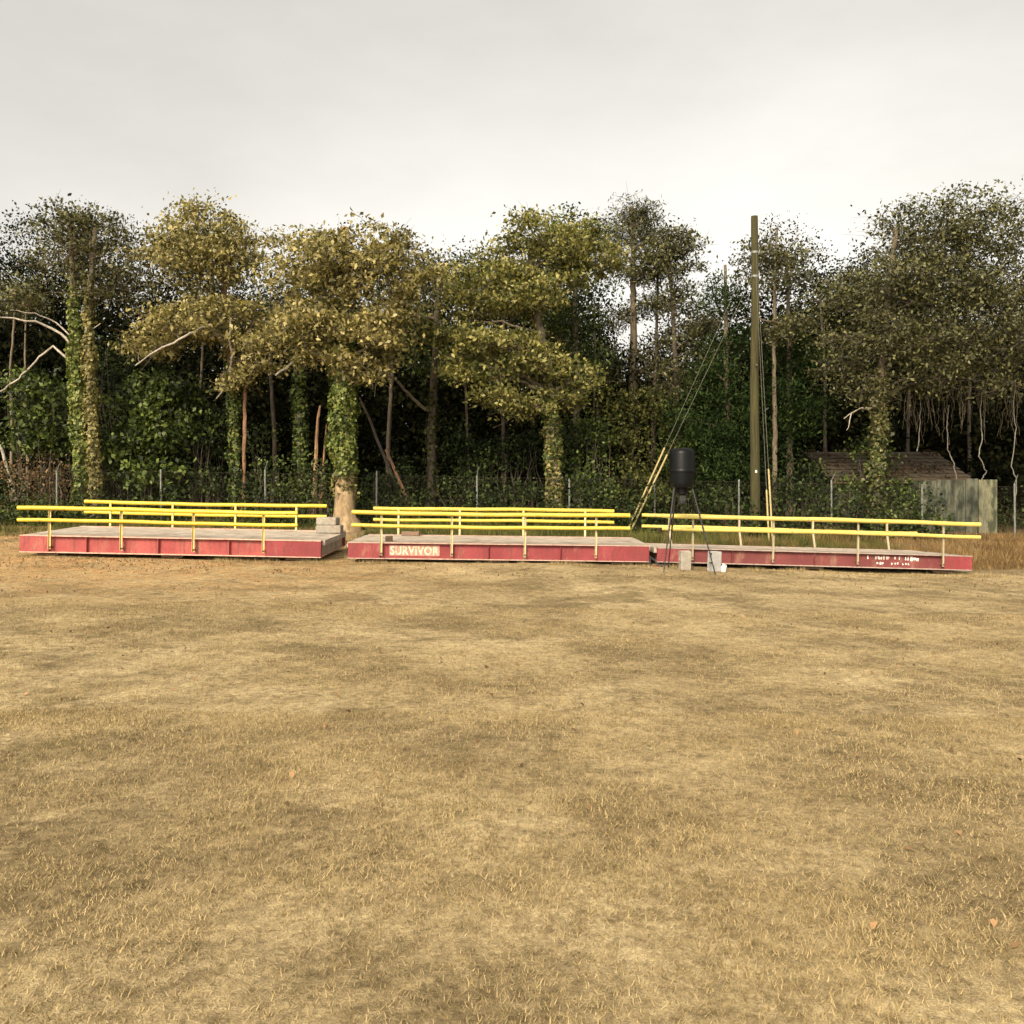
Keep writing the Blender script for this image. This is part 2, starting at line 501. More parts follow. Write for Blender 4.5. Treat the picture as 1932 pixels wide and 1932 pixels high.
DECKS_X = [(-11.55, -4.40), (-3.90, 3.28), (3.30, 10.85)]


def in_deck(x, y, m=0.0):
    k = np.zeros(len(x), bool)
    for a, b in DECKS_X:
        k |= (x > a - m) & (x < b + m) & (y > 20.95 - m) & (y < 24.2 + m)
    return k


def scatter(n, y0, y1, rng, pw=1.0, half=.62, m=0.0):
    """points on the ground in the wedge the place is seen through, a little wider than the view"""
    t = rng.random(n)
    y = y0 + (y1 - y0) * t ** pw
    x = rng.uniform(-1, 1, n) * (y * half + 1.5)
    k = ~in_deck(x, y, m)
    return x[k], y[k]


def blades(name, x, y, hgt, wid, lean, mat, rng, label, cat):
    n = len(x)
    z = gz(x, y) - .004
    a = rng.uniform(0, 2 * math.pi, n)
    d = np.stack([np.cos(a), np.sin(a), np.zeros(n)], 1)
    s = np.stack([-np.sin(a), np.cos(a), np.zeros(n)], 1)
    # blades are turned at random about their own foot
    b2 = rng.uniform(0, 2 * math.pi, n)
    s = s * np.cos(b2)[:, None] + d * np.sin(b2)[:, None]
    h = hgt * rng.uniform(.5, 1.3, n)
    ln = rng.uniform(.25, 1, n) * lean
    tip = d * (h * np.sin(ln))[:, None]; tip[:, 2] = h * np.cos(ln)
    c = np.stack([x, y, z], 1)
    w = (wid * rng.uniform(.6, 1.3, n))[:, None] * .5
    V = np.stack([c - s * w, c + s * w, c + tip], 1)
    o = raw_mesh(name, V, 3, mat)
    return tag(o, label, cat, kind='stuff')


rng = np.random.default_rng(11)
bx, by = [], []
for n_, y0, y1, pw in ((430000, 2.0, 7.5, .9), (260000, 7.0, 14, .9), (150000, 13, 26.5, .9)):
    x_, y_ = scatter(n_, y0, y1, rng, pw)
    bx.append(x_); by.append(y_)
bx, by = np.concatenate(bx), np.concatenate(by)
keep = rng.random(len(bx)) < .25 + 1.1 * value_noise(bx, by, 3, .55) * (.5 + value_noise(bx, by, 4, 2.2))
bx, by = bx[keep], by[keep]
blades('lawn_grass', bx, by, (.030 + .006 * value_noise(bx, by, 6, .3)), .0045 + .0003 * by, 1.45, M['straw'], rng, 'short straw-coloured winter grass matted over the lawn', 'grass')

# fallen leaves: thick near the woods' edge, a few on the open lawn
x1, y1 = scatter(1500, 3, 20, rng, .45)
k1 = value_noise(x1, y1, 9, 1.3) > .45
x2, y2 = scatter(15000, 18.0, 28.5, rng, 1, m=-.02)
k2 = (value_noise(x2, y2, 8, 1.1) > .38) & ((x2 < -3) | (rng.random(len(x2)) < .3))
lx, ly = np.concatenate([x1[k1], x2[k2]]), np.concatenate([y1[k1], y2[k2]])
C_ = np.stack([lx, ly, gz(lx, ly) + .018], 1)
Vq = leaf_quads(C_, .045, rng, up=2.5, aspect=.62, droop=0)
tag(raw_mesh('leaf_litter', Vq, 4, M['litter']), 'brown fallen leaves strewn over the lawn', 'leaves', kind='stuff')


# ------------------------------------------------------------------ truck scale decks
def font_mesh(text, name, mat, parent, loc, width, height, depth=.003, bold=.0):
    cu = bpy.data.curves.new(name, 'FONT')
    cu.body = text
    cu.size = 1
    cu.offset = bold
    cu.space_character = 1.14
    cu.extrude = .5
    tmp = bpy.data.objects.new(name + '_tmp', cu)
    COL.objects.link(tmp)
    bpy.context.view_layer.update()
    me = bpy.data.meshes.new_from_object(tmp.evaluated_get(bpy.context.evaluated_depsgraph_get()))
    bpy.data.objects.remove(tmp)
    co = np.array([v.co[:] for v in me.vertices])
    mn, mx = co.min(0), co.max(0)
    q = (co - mn) / (mx - mn)
    out = np.stack([loc[0] + q[:, 0] * width, loc[1] - q[:, 2] * depth, loc[2] + q[:, 1] * height], 1)
    me.vertices.foreach_set('co', out.astype(np.float32).ravel())
    me.update()
    me.materials.clear(); me.materials.append(mat)
    o = bpy.data.objects.new(name, me)
    COL.objects.link(o)
    o.parent = parent
    return o


def make_deck(k, px0, px1, py0, py1, label, BH, railz, rail_px, posts_px, pitch, bend=0.0):
    Y = 20.96
    p0, p1 = at(px0, py0, Y), at(px1, py1, Y)
    L = p1[0] - p0[0]
    slope = (p1[2] - p0[2]) / L
    t = empty('truck_scale_deck', p0, label, 'scale deck', 'truck scale deck sections in a row')
    t.rotation_euler = (pitch, -math.atan(slope), 0)
    W, FL, TH = 3.12, .10, .022
    X = lambda px: (px - 966.0) / F * Y - p0[0]
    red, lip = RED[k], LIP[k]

    def beam(name, yf, s):
        # yf: outer flange edge, s: +1 when the section opens towards the camera side
        mb = MB()
        mb.box((0, yf + s * FL if s > 0 else yf - FL - .014, TH), (L, yf + s * FL + .014 if s > 0 else yf - FL, BH - TH))
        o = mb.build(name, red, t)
        a, b = (yf, yf + FL + .10) if s > 0 else (yf - FL - .10, yf)
        MB().box((0, a, BH - TH), (L, b, BH), .004).build('top_flange', lip, o)
        MB().box((0, a, 0), (L, b, TH), .004).build('bottom_flange', lip, o)
        # closed ends as far as the first and the last post
        for u, v in ((0.0, X(posts_px[0]) - .04), (X(posts_px[-1]) + .04, L)):
            e0, e1 = (yf + .012, yf + FL - .004) if s > 0 else (yf - FL + .004, yf - .012)
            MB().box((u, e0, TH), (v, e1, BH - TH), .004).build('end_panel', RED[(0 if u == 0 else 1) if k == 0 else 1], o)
        for q in range(len(posts_px) - 1):          # web stiffeners between the posts
            xm = .5 * (X(posts_px[q]) + X(posts_px[q + 1]))
            if (k == 1 and q == 0) or (k == 2 and q == 2):
                continue                                 # bays that carry the print
            MB().box((xm - .006, min(yf + s * .02, yf + s * (FL - .002)), TH), (xm + .006, max(yf + s * .02, yf + s * (FL - .002)), BH - TH)).build('stiffener', red, o)
        return o
    fb = beam('side_beam', 0.0, 1)
    beam('side_beam', W, -1)
    # concrete slab, uneven top, a lip over the recessed ends
    r = np.random.default_rng(50 + k)
    nx_, ny_ = 46, 14
    sx = np.linspace(-.05, L + .05, nx_); sy = np.linspace(.203, W - .203, ny_)
    A, B = np.meshgrid(sx, sy)
    top = np.stack([A, B, BH - .012 + r.normal(0, .0025, A.shape)], -1).reshape(-1, 3)
    bot = np.stack([A, B, np.full(A.shape, BH - .13)], -1).reshape(-1, 3)
    mb = MB()
    idx = lambda i, j: j * nx_ + i
    fs = [(idx(i, j), idx(i + 1, j), idx(i + 1, j + 1), idx(i, j + 1)) for j in range(ny_ - 1) for i in range(nx_ - 1)]
    n0 = nx_ * ny_
    ring = [idx(i, 0) for i in range(nx_)] + [idx(nx_ - 1, j) for j in range(1, ny_)] + [idx(i, ny_ - 1) for i in range(nx_ - 2, -1, -1)] + [idx(0, j) for j in range(ny_ - 2, 0, -1)]
    fs += [(ring[(q + 1) % len(ring)], ring[q], ring[q] + n0, ring[(q + 1) % len(ring)] + n0) for q in range(len(ring))]
    fs.append((n0 + idx(0, 0), n0 + idx(0, ny_ - 1), n0 + idx(nx_ - 1, ny_ - 1), n0 + idx(nx_ - 1, 0)))
    mb.add(np.concatenate([top, bot]), fs).build('concrete_slab', M['concrete'], t)
    for xe in (0.05, L - .09):
        MB().box((xe, .203, .03), (xe + .04, W - .203, BH - .132)).build('end_plate', M['concrete'], t)
        MB().box((xe - .04, .203, -.0), (xe + .08, W - .203, .028), .004).build('end_flange', lip, t)
    for xe, w_ in ((.35, .5), (L - .85, .5), (L * .5 - .25, .5)):      # timber and block bearers the section rests on
        for yb in (.12, W - .42):
            MB().box((xe, yb, -.075), (xe + w_, yb + .3, -.002), .008).build('bearer', M['dark_wood'], t)
    # handrails
    rr = .050
    ra, rb = X(rail_px[0]), X(rail_px[1])
    for s, y0 in ((0, -.075), (1, W + .075)):
        for nm, z in (('top_rail', railz[0]), ('mid_rail', railz[1])):
            n_ = 26
            u = np.linspace(ra, rb, n_)
            pts = np.stack([u, np.full(n_, y0 + (.0 if nm == 'top_rail' else 0)), z + .010 * np.sin(u * .9 + k * 2 + s * 2) + .004 * np.sin(u * 3.1 + s + k)], 1)
            MB().tube(pts, rr if nm == 'top_rail' else rr * .88, 14).build(nm, YEL[k], t, smooth=True)
        for px in posts_px:
            x = X(px)
            yy = y0 + (.064 if s == 0 else -.064)
            mb = MB()
            foot = BH * .22
            bd = bend if s == 1 else 0
            top_z = railz[0] - .01
            def leg(a0, a1, b0, b1):
                V, fs_ = [], []
                for (z, dx) in ((foot, bd), (railz[1] - .02, 0.0), (top_z, 0.0)):
                    V += [(x + dx + a0, yy + b0, z), (x + dx + a1, yy + b0, z), (x + dx + a1, yy + b1, z), (x + dx + a0, yy + b1, z)]
                for q in range(2):
                    for e in range(4):
                        fs_.append((q * 4 + e, q * 4 + (e + 1) % 4, q * 4 + 4 + (e + 1) % 4, q * 4 + 4 + e))
                fs_ += [(3, 2, 1, 0), (8, 9, 10, 11)]
                mb.add(V, fs_)
            leg(-.025, .025, -.004, .004)        # an angle iron: two leaves
            sd = 1 if s == 0 else -1
            leg(-.025, -.018, *sorted((-sd * .005, -sd * .040)))
            po = mb.build('post', POSTM[k], t)
            bz = foot + .05
            MB().tube([(x + bd, yy - .022, bz), (x + bd, yy + .11 if s == 0 else yy + .022, bz)], .022, 6).build('bolt', M['rust'], po)
    return t, fb, X, L, BH


d1 = make_deck(0, 36, 605, 1042, 1053, 'lighter salmon-red scale deck with bright yellow handrails, leftmost of the three sections', .405, (1.04, .76), (36, 562), (94, 229, 365, 497), .014)
d2 = make_deck(1, 656, 1225, 1054, 1061, 'deep red scale deck section between the two others, carrying cream lettering on its side', .385, (1.075, .775), (664, 1187), (719, 852, 990, 1124), -.003)
d3 = make_deck(2, 1240, 1835, 1061, 1077, 'dull dark red scale deck with pale yellow handrails behind the black barrel feeder', .345, (1.09, .795), (1247, 1846), (1306, 1458, 1618, 1779), -.038, bend=.10)

# lettering on the middle deck's web, and what is left of the faded print on the right one
t2, fb2, X2, L2, BH2 = d2
lx0, lx1 = X2(735), X2(827)
MB().box((lx0 - .02, .0925, .075), (lx1 + .02, .0975, BH2 - .062)).build('faded_decal', M['decal'], fb2)
font_mesh('SURVIVOR', 'lettering', M['cream'], fb2, (lx0, .091, .095), lx1 - lx0, BH2 - .062 - .115, .003, bold=.034)
t3, fb3, X3, L3, BH3 = d3
r = np.random.default_rng(5)
mb = MB()
for (a, b, z0, z1, cw, pk) in ((1633, 1722, .195, .285, .062, .78), (1652, 1718, .080, .145, .062, .62)):
    x = X3(a)
    while x < X3(b):
        if r.random() < pk:
            w = cw * r.uniform(.5, .8)
            st = .022
            for q in range(r.integers(1, 3)):
                xx = x + r.uniform(0, w - st)
                mb.box((xx, .0955, z0 + r.uniform(0, .02)), (xx + st, .0985, z1 - r.uniform(0, .02)))
            zz = r.uniform(z0, z1 - st)
            mb.box((x, .0935, zz), (x + w, .0950, zz + st * .9))
        x += cw * r.uniform(.6, 1.35)
mb.build('worn_print', M['print'], fb3)['kind'] = 'stuff'
mb = MB()
xa, xb = X3(1721), X3(1738)
for q in range(3):
    mb.box((xa + q * (xb - xa) / 3, .0925, .185 + .02 * (q % 2)), (xa + (q + .8) * (xb - xa) / 3, .0985, .285 - .015 * q), .0)
mb.build('worn_emblem', M['print'], fb3)

# ------------------------------------------------------------------ things lying on and beside the decks
def loose_box(name, mat, px, py, Y, w, d, h, rz, label, cat, bev=.012, tilt=0.0, z=None, group=None):
    p = at(px, py, Y)
    if z is not None:
        p[2] = z
    o = MB().box((-w / 2, -d / 2, 0), (w / 2, d / 2, h), bev).build(name, mat, None)
    o.location = p
    o.rotation_euler = (0, tilt, rz)
    return tag(o, label, cat, group)


def deck_z(d, x, y):
    t = d[0]
    bpy.context.view_layer.update()
    m = t.matrix_world
    # local point at the slab's top under world (x, y)
    q = m.inverted() @ Vector((x, y, 0))
    return (m @ Vector((q.x, q.y, d[4] - .008))).z


zb = deck_z(d1, -4.72, 23.4)
loose_box('concrete_slab_block', M['block'], 622, 1013, 23.45, .64, .55, .20, .05, 'wide grey concrete block on the back corner of the leftmost deck', 'block', .02, z=zb)
loose_box('concrete_slab_block', M['block'], 619, 1000, 23.47, .52, .42, .20, -.06, 'smaller grey concrete block stacked on top of the wide one', 'block', .02, z=zb + .202)
zb = deck_z(d2, -2.87, 21.5)
loose_box('timber_block', M['dark_wood'], 734, 1015, 21.5, .17, .14, .13, .2, 'small dark brown timber block on the front edge of the middle deck', 'block', .008, z=zb)
zb = deck_z(d2, -2.7, 23.6)
loose_box('plank_offcut', M['brown_wood'], 775, 1006, 23.75, .46, .16, .11, -.05, 'short reddish brown plank lying along the back of the middle deck', 'plank', .008, z=zb)


def cinder_block(px, Y, rz, tilt, label, mat, h=.43):
    p = at(px, 0, Y); p[2] = float(gz(p[0], Y)) - .005
    t = empty('concrete_block', p, label, 'block', 'concrete blocks stood on end by the feeder')
    t.rotation_euler = (0, tilt, rz)
    w, d = .235, .20
    # a hollow block stood on end: outer faces with two core openings on its top and bottom ends turned sideways
    mb = MB()
    wl_ = .034
    mb.box((-w / 2, -d / 2, 0), (w / 2, -d / 2 + wl_, h), .005)
    mb.box((-w / 2, d / 2 - wl_, 0), (w / 2, d / 2, h), .005)
    mb.build('face_shell', mat, t)
    for z0 in (0.003, h / 2 - wl_ / 2, h - wl_ - .003):
        MB().box((-w / 2 + .004, -d / 2 + wl_ + .001, z0), (w / 2 - .004, d / 2 - wl_ - .001, z0 + wl_)).build('cross_web', mat, t)
    return t


cinder_block(1292, 20.3, .08, 0, 'tan concrete block standing upright in front of the deck between the feeder legs', M['block'])
cinder_block(1347, 20.25, .35, .05, 'greyer tilted concrete block beside the white jug', surface_mat('block_grey', [(.3, (.25, .245, .23)), (.7, (.38, .37, .35))], 8, (1, 1, 1), .95, .6, .008), .45)

# white jug
p = at(1365, 0, 20.15); p[2] = float(gz(p[0], p[1]))
t = empty('plastic_jug', p, 'small white plastic jug on the grass beside the grey block', 'jug')
MB().lathe([(.060, 0), (.070, .012), (.072, .10), (.070, .135), (.052, .165), (.028, .188), (.022, .205)], sides=20).build('body', M['white_plastic'], t, smooth=True)
MB().lathe([(.026, .200), (.027, .206), (.027, .226), (.022, .230)], sides=16).build('cap', M['white_plastic'], t, smooth=True)
MB().tube([(.030, 0, .192), (.068, 0, .190), (.082, 0, .165), (.078, 0, .120), (.066, 0, .100)], .010, 8).build('handle', M['white_plastic'], t, smooth=True)

t.scale = (.8, .8, .82)

# rusty hitch piece in the gap between the middle and the right deck
p = at(1233, 0, 20.75); p[2] = float(gz(p[0], p[1])) - .01
t = empty('steel_bracket', p, 'dark rusty steel bracket lying in the gap between middle and right deck', 'bracket')
MB().box((-.12, -.05, .0), (.16, .09, .035), .006).build('base_plate', M['rust'], t)
MB().box((-.10, -.02, .036), (-.06, .06, .26), .006).build('upright', M['black_metal'], t)
MB().tube([(-.10, .02, .25), (.02, .01, .16), (.10, .0, .06), (.2, -.05, .03)], .022, 8).build('brace', M['black_metal'], t, smooth=True)

# ------------------------------------------------------------------ barrel feeder on a tripod
FY = 19.98
fc = at(1287, 0, FY)
gzf = float(gz(fc[0], FY))
t = empty('game_feeder', (fc[0], FY, gzf), 'black plastic barrel feeder standing on three thin black legs before the decks', 'feeder')
zl = lambda py: at(0, py, FY)[2] - gzf
zb_, zs, zt = zl(920), zl(889), zl(846)
R = .282
barrel = MB().lathe([(.21, zb_), (.245, zb_ + .006), (.258, zb_ + .025), (.266, zb_ + .12), (R - .008, zs - .035), (R + .004, zs - .030), (R + .004, zs - .002)], sides=40)
barrel.build('barrel', M['black_plastic'], t, smooth=True)
MB().lathe([(R + .012, zs), (R + .014, zs + .012), (R + .004, zs + .030), (R, zs + .05), (R - .002, zt - .12), (R - .02, zt - .05), (R - .06, zt - .015), (R - .12, zt)], sides=40).build('lid', M['black_plastic'], t, smooth=True)
MB().lathe([(.09, zl(934)), (.12, zl(932)), (.125, zb_ + .004), (.125, zb_ - .002)], sides=24).build('funnel', M['black_plastic'], t, smooth=True)
MB().box((-.072, -.072, zl(947)), (.072, .072, zl(934.5)), .008).build('motor_housing', M['black_metal'], t)
MB().lathe([(.10, zl(949.5)), (.10, zl(947.6))], sides=20).build('spinner_plate', M['black_metal'], t)
for (tx, ty, bxp, bY) in ((-.19, -.10, 1252, 19.42), (.20, -.08, 1350, 19.45), (-.10, .21, 1261, 20.72)):
    b_ = at(bxp, 0, bY)
    foot = np.array([b_[0] - fc[0], bY - FY, float(gz(b_[0], bY)) - gzf - .01])
    topp = np.array([tx, ty, zb_ + .03])
    mid = topp * .45 + foot * .55
    lg = MB().tube([topp, mid], .019, 10).build('leg', M['black_metal'], t, smooth=True)
    MB().tube([mid + (topp - mid) * .12, foot], .0145, 10).build('leg_extension', M['black_metal'], lg, smooth=True)
    MB().tube([foot + (0, 0, .012), foot + (0, 0, -.01)], .035, 10).build('foot', M['black_metal'], lg)
    MB().box(topp + (-.03, -.03, -.02), topp + (.03, .03, .05), .005).build('leg_bracket', M['black_metal'], t)

# ------------------------------------------------------------------ utility pole and its guy wires
PY = 30.0
pp = at(1424, 0, PY); pp[2] = float(gz(pp[0], PY)) - .1
t = empty('utility_pole', pp, 'tall olive-brown wooden utility pole rising in front of the evergreens', 'utility pole')
n_ = 16
zz = np.linspace(0, 10.6, n_)
MB().tube(np.stack([np.full(n_, .015) * np.sin(zz), 0 * zz, zz], 1), np.linspace(.165, .112, n_), 16, .03).build('shaft', M['pole'], t, smooth=True)
MB().box((-.03, -.172, 2.06), (.03, -.162, 2.14)).build('tag_plate', M['white_plastic'], t)
MB().lathe([(.128, 8.55), (.134, 8.56), (.134, 8.62), (.128, 8.63)], sides=20).build('guy_band', M['galv'], t)
MB().lathe([(.124, 9.35), (.130, 9.36), (.130, 9.42), (.124, 9.43)], sides=20).build('guy_band', M['galv'], t)
MB().box((-.02, -.25, 5.6), (.02, -.13, 5.64), .004).build('standoff_bracket', M['galv'], t)
G1 = np.array([at(1181, 0, 28.2)[0], 28.2, 0]); G1[2] = gz(G1[0], G1[1])
G2 = np.array([at(1455, 0, 27.0)[0], 27.0, 0]); G2[2] = gz(G2[0], G2[1])
gl = ('left-hand one of two slanting guy wires sheathed yellow at the foot', 'right-hand one of two slanting guy wires sheathed yellow at the foot',
      'longer of two steep guy wires close by the pole, sheathed cream at the foot', 'shorter-sheathed of two steep guy wires close by the pole')
for i, (G, off, zt_, gl_len) in enumerate(((G1, (0, 0), 9.4, 2.95), (G1, (.10, -.03), 8.6, 2.75), (G2, (.05, 0), 9.4, 2.25), (G2, (-.07, -.03), 8.6, 1.6))):
    foot = G + np.array([off[0], off[1], -.05])
    top = np.array([pp[0] - (.10 if i < 2 else -.02), PY - .10, pp[2] + zt_])
    t = empty('guy_wire', foot, gl[i], 'guy wire', 'guy wires of the utility pole')
    d_ = top - foot; ln_ = np.linalg.norm(d_); u = d_ / ln_
    MB().tube([np.zeros(3), d_ * .5, d_], .0065, 6).build('strand', M['wire'], t)
    spread = np.array([.0, 0, 0]) + (np.array([.06, 0, 0]) if i in (0,) else 0)
    MB().tube([u * .1, u * (.1 + gl_len)], .029, 10).build('guard_sleeve', M['guard'], t, smooth=True)

# ------------------------------------------------------------------ chain-link fence
FX, FYY = 34.0, 28.9
f0 = empty('chain_link_fence', (0, FYY, 0), 'low grey chain-link fence with thin posts along the wood edge', 'fence')
post_px = (-260, -90, 107, 304, 501, 710, 900, 1075, 1235, 1394, 1569, 1740, 1915, 2090, 2260)
PH = 1.72
for i, px in enumerate(post_px):
    x = at(px, 0, FYY)[0]
    z0 = float(gz(x, FYY))
    tl = RNG.uniform(-.02, .02)
    tp = np.array([x + tl, FYY, z0 + PH + RNG.uniform(-.06, .08)])
    po = MB().tube([(x, FYY, z0 - .1), tp], .032, 10).build('post', M['galv'], f0, base=(0, FYY, 0), smooth=True)
    if i % 2 == 0 or px in (501, 1569):
        MB().tube([tp, tp + (.05 + .06 * (i % 3), -.10, .28)], .014, 6).build('barb_arm', M['galv'], po, base=(0, FYY, 0))
wx = np.arange(-18, 21, .5)
for nm, h, rad in (('top_wire', PH - .06, .004), ('tension_wire', .08, .004)):
    MB().tube(np.stack([wx, np.full(len(wx), FYY - .035), gz(wx, FYY) + h], 1), rad * .6, 6).build(nm, M['bark_dark'], f0, base=(0, FYY, 0))
mb = MB()
st, hh = .10, PH - .12
for s in (-1, 1):
    for x in np.arange(-17.5, 20, st):
        a = np.array([x, FYY - .05 + s * .004, gz(x, FYY) + .05]); b = np.array([x + s * hh, FYY - .05 + s * .004, gz(x + s * hh, FYY) + .05 + hh])
        mb.tube([a, b], .0008, 3)
w_ = mb.build('wire_mesh', M['bark_dark'], f0, base=(0, FYY, 0)); w_['kind'] = 'stuff'

# ------------------------------------------------------------------ trees and shrubs
def ell_points(n, rng):
    d = unit(rng.normal(size=(n, 3)))
    return d * (rng.random(n) ** .45)[:, None]


def crown_from(blobs, rng, per_m3=9.0, leaves_per=55, spread=.30, flat=.6, thin=1.0):
    """clump centres and leaf centres for ellipsoids (px, py, rx, ry, Y, ryd)"""
    cl, lf, own = [], [], []
    for bi, (px, py, rx, ry, Y, rd) in enumerate(blobs):
        c = at(px, py, Y); a = np.array([rx / F * Y, rd, ry / F * Y])
        vol = 4.19 * a.prod()
        n = max(8, int(per_m3 * vol ** .85 * thin))
        q = c + ell_points(n, rng) * a
        q = q[q[:, 2] > gz(q[:, 0], q[:, 1]) + .05]
        cl.append(q); own.append(np.full(len(q), bi))
        m = rng.poisson(leaves_per, len(q))
        idx = np.repeat(np.arange(len(q)), m)
        sz = rng.uniform(.6, 1.35, len(q))[idx][:, None]
        off = np.clip(rng.normal(size=(len(idx), 3)), -1.8, 1.8) * np.array([1, 1, flat]) * spread * sz
        an = rng.uniform(0, 2 * math.pi, len(q))[idx]
        ax = np.stack([np.cos(an), np.sin(an), np.full(len(an), -.25)], 1)
        off = off + ax * (np.clip(rng.normal(size=len(idx)), -1.7, 1.7) * spread * 1.15 * sz[:, 0])[:, None]
        p_ = q[idx] + off
        lf.append(p_[p_[:, 2] > gz(p_[:, 0], p_[:, 1]) + .02])
    return np.concatenate(cl), np.concatenate(lf), np.concatenate(own)


def bez(a, b, sag, n, rng, wob=.06):
    u = np.linspace(0, 1, n)[:, None]
    m = (a + b) / 2 + sag
    p = (1 - u) ** 2 * a + 2 * u * (1 - u) * m + u * u * b
    w = rng.normal(size=(n, 3)) * wob * np.linalg.norm(b - a) * .25
    w[0] = 0; w[-1] = 0
    return p + w


def tree(name, label, trunks, Y, blobs, leaf, size, seed, bark='bark', cat='tree', group='trees along the wood edge', ivy=None, limbs=(),
         per=9.0, lp=55, spread=.30, flat=.6, twigs=True, thin=1.0, base_px=None, aspect=.55, limb_bark=None, auto_limbs=True, limb_r=.05, auto_bark=None):
    """trunks: list of ([(px, py[, dY])...], r_bottom, r_top)"""
    rng = np.random.default_rng(seed)
    b0 = at(base_px if base_px is not None else (trunks[0][0][0][0] if trunks else blobs[0][0]), 0, Y)
    b0[2] = float(gz(b0[0], Y))
    t = empty(name, b0, label, cat, group)
    paths = []
    for pts, r0, r1 in trunks:
        P = []
        for q in pts:
            yy = Y + (q[2] if len(q) > 2 else 0)
            P.append(at(q[0], q[1], yy))
        P = np.array(P)
        P = np.concatenate([[[P[0][0], P[0][1], float(gz(P[0][0], P[0][1])) - .12]], P[1:] if P[0][2] < gz(P[0][0], P[0][1]) + .3 else P])
        s = np.concatenate([[0], np.cumsum(np.linalg.norm(np.diff(P, axis=0), axis=1))])
        n_ = max(8, int(s[-1] / .22))
        u = np.linspace(0, s[-1], n_)
        D = np.stack([np.interp(u, s, P[:, i]) for i in range(3)], 1)
        D[1:-1, :2] += rng.normal(size=(n_ - 2, 2)) * r0 * .09
        rad = np.interp(u / s[-1], [0, 1], [r0, r1]) * (1 + (.75 if r0 > .3 else .35) * np.exp(-u / .35))
        MB().tube(D, rad, 14, .10, rng).build('trunk', M[bark], t, base=b0, smooth=True)
        paths.append((D, rad))
    for pts, r0, r1 in limbs:
        P = np.array([at(q[0], q[1], Y + (q[2] if len(q) > 2 else 0)) for q in pts])
        s = np.concatenate([[0], np.cumsum(np.linalg.norm(np.diff(P, axis=0), axis=1))])
        n_ = max(6, int(s[-1] / .18))
        u = np.linspace(0, s[-1], n_)
        D = np.stack([np.interp(u, s, P[:, i]) for i in range(3)], 1)
        D[1:-1] += rng.normal(size=(n_ - 2, 3)) * .018
        MB().tube(D, np.linspace(r0, r1, n_), 8, .06, rng).build('limb', M[limb_bark or bark], t, base=b0, smooth=True)
        paths.append((D, np.linspace(r0, r1, n_)))
    if blobs:
        cl, lf, own = crown_from(blobs, rng, per, lp, spread, flat, thin)
        if auto_limbs and paths:
            tw = MB()
            for bi, bb in enumerate(blobs):
                c = at(bb[0], bb[1], bb[4])
                best, bd = None, 1e9
                for D, rad in paths:
                    cost = np.linalg.norm(D - c, axis=1) + 1.6 * np.clip(D[:, 2] - c[2] + .4, 0, 9)
                    j = int(cost.argmin())
                    if cost[j] < bd:
                        bd, best = cost[j], (D[j], rad[j])
                a = best[0]
                path = bez(a, c, np.array([0, 0, .12 * np.linalg.norm(c - a)]), 12, rng)
                r0 = min(best[1] * .6, limb_r + .012 * np.linalg.norm(c - a))
                MB().tube(path, np.linspace(r0, r0 * .3, 12), 7, .08, rng).build('limb', M[auto_bark or limb_bark or bark], t, base=b0, smooth=True)
                if twigs:
                    for q in cl[own == bi][:90]:
                        j = int(np.linalg.norm(path - q, axis=1).argmin())
                        pth = bez(path[j], q, np.array([0, 0, .05]), 5, rng, .12)
                        tw.tube(pth, np.linspace(.016, .005, 5), 4, 0, rng)
                        for _ in range(5):
                            e = q + rng.normal(size=3) * np.array([1, 1, .6]) * spread * 1.5
                            tw.tube([q, (q + e) / 2 + rng.normal(size=3) * .03, e], np.array([.006, .005, .003]), 3, 0, rng)
            if tw.n:
                tw.build('twigs', M[auto_bark or limb_bark or bark], t, base=b0)['kind'] = 'stuff'
        C0 = lf.mean(0)
        raw_mesh('crown' if cat == 'tree' else 'foliage', leaf_quads(lf, size, rng, aspect=aspect, jit=.55), 4, M[leaf], t, base=b0)
    if ivy:
        for (ti, z0, z1, n, mat, thick) in ivy:
            D, rad = paths[ti]
            k = rng.uniform(0, 1, n) ** .9
            zq = z0 + (z1 - z0) * k + rng.normal(0, .12, n)
            zq = np.where(k > .85, zq + rng.exponential(.35, n), zq)
            c = np.stack([np.interp(zq, D[:, 2], D[:, 0]), np.interp(zq, D[:, 2], D[:, 1]), zq], 1)
            rr = np.interp(zq, D[:, 2], rad)
            a = rng.uniform(0, 2 * math.pi, n)
            vn = value_noise(np.cos(a) * 1.3 + 3, zq * 2.0 + np.sin(a) * 1.3 + 40, seed + 5, .55)
            lump = .2 + 1.7 * vn ** 1.3
            hole = vn > .22 + .25 * (rng.random(n) - .5)
            nr = np.stack([np.cos(a), np.sin(a), np.full(n, .25)], 1)
            cc = c + nr * (rr + thick * lump * rng.uniform(.15, 1, n))[:, None]
            cc, nr = cc[hole], nr[hole]
            raw_mesh('ivy', leaf_quads(cc, .115, rng, aspect=.85, nrm=nr, droop=.5, jit=.5), 4, M[mat], t, base=b0)
    return t


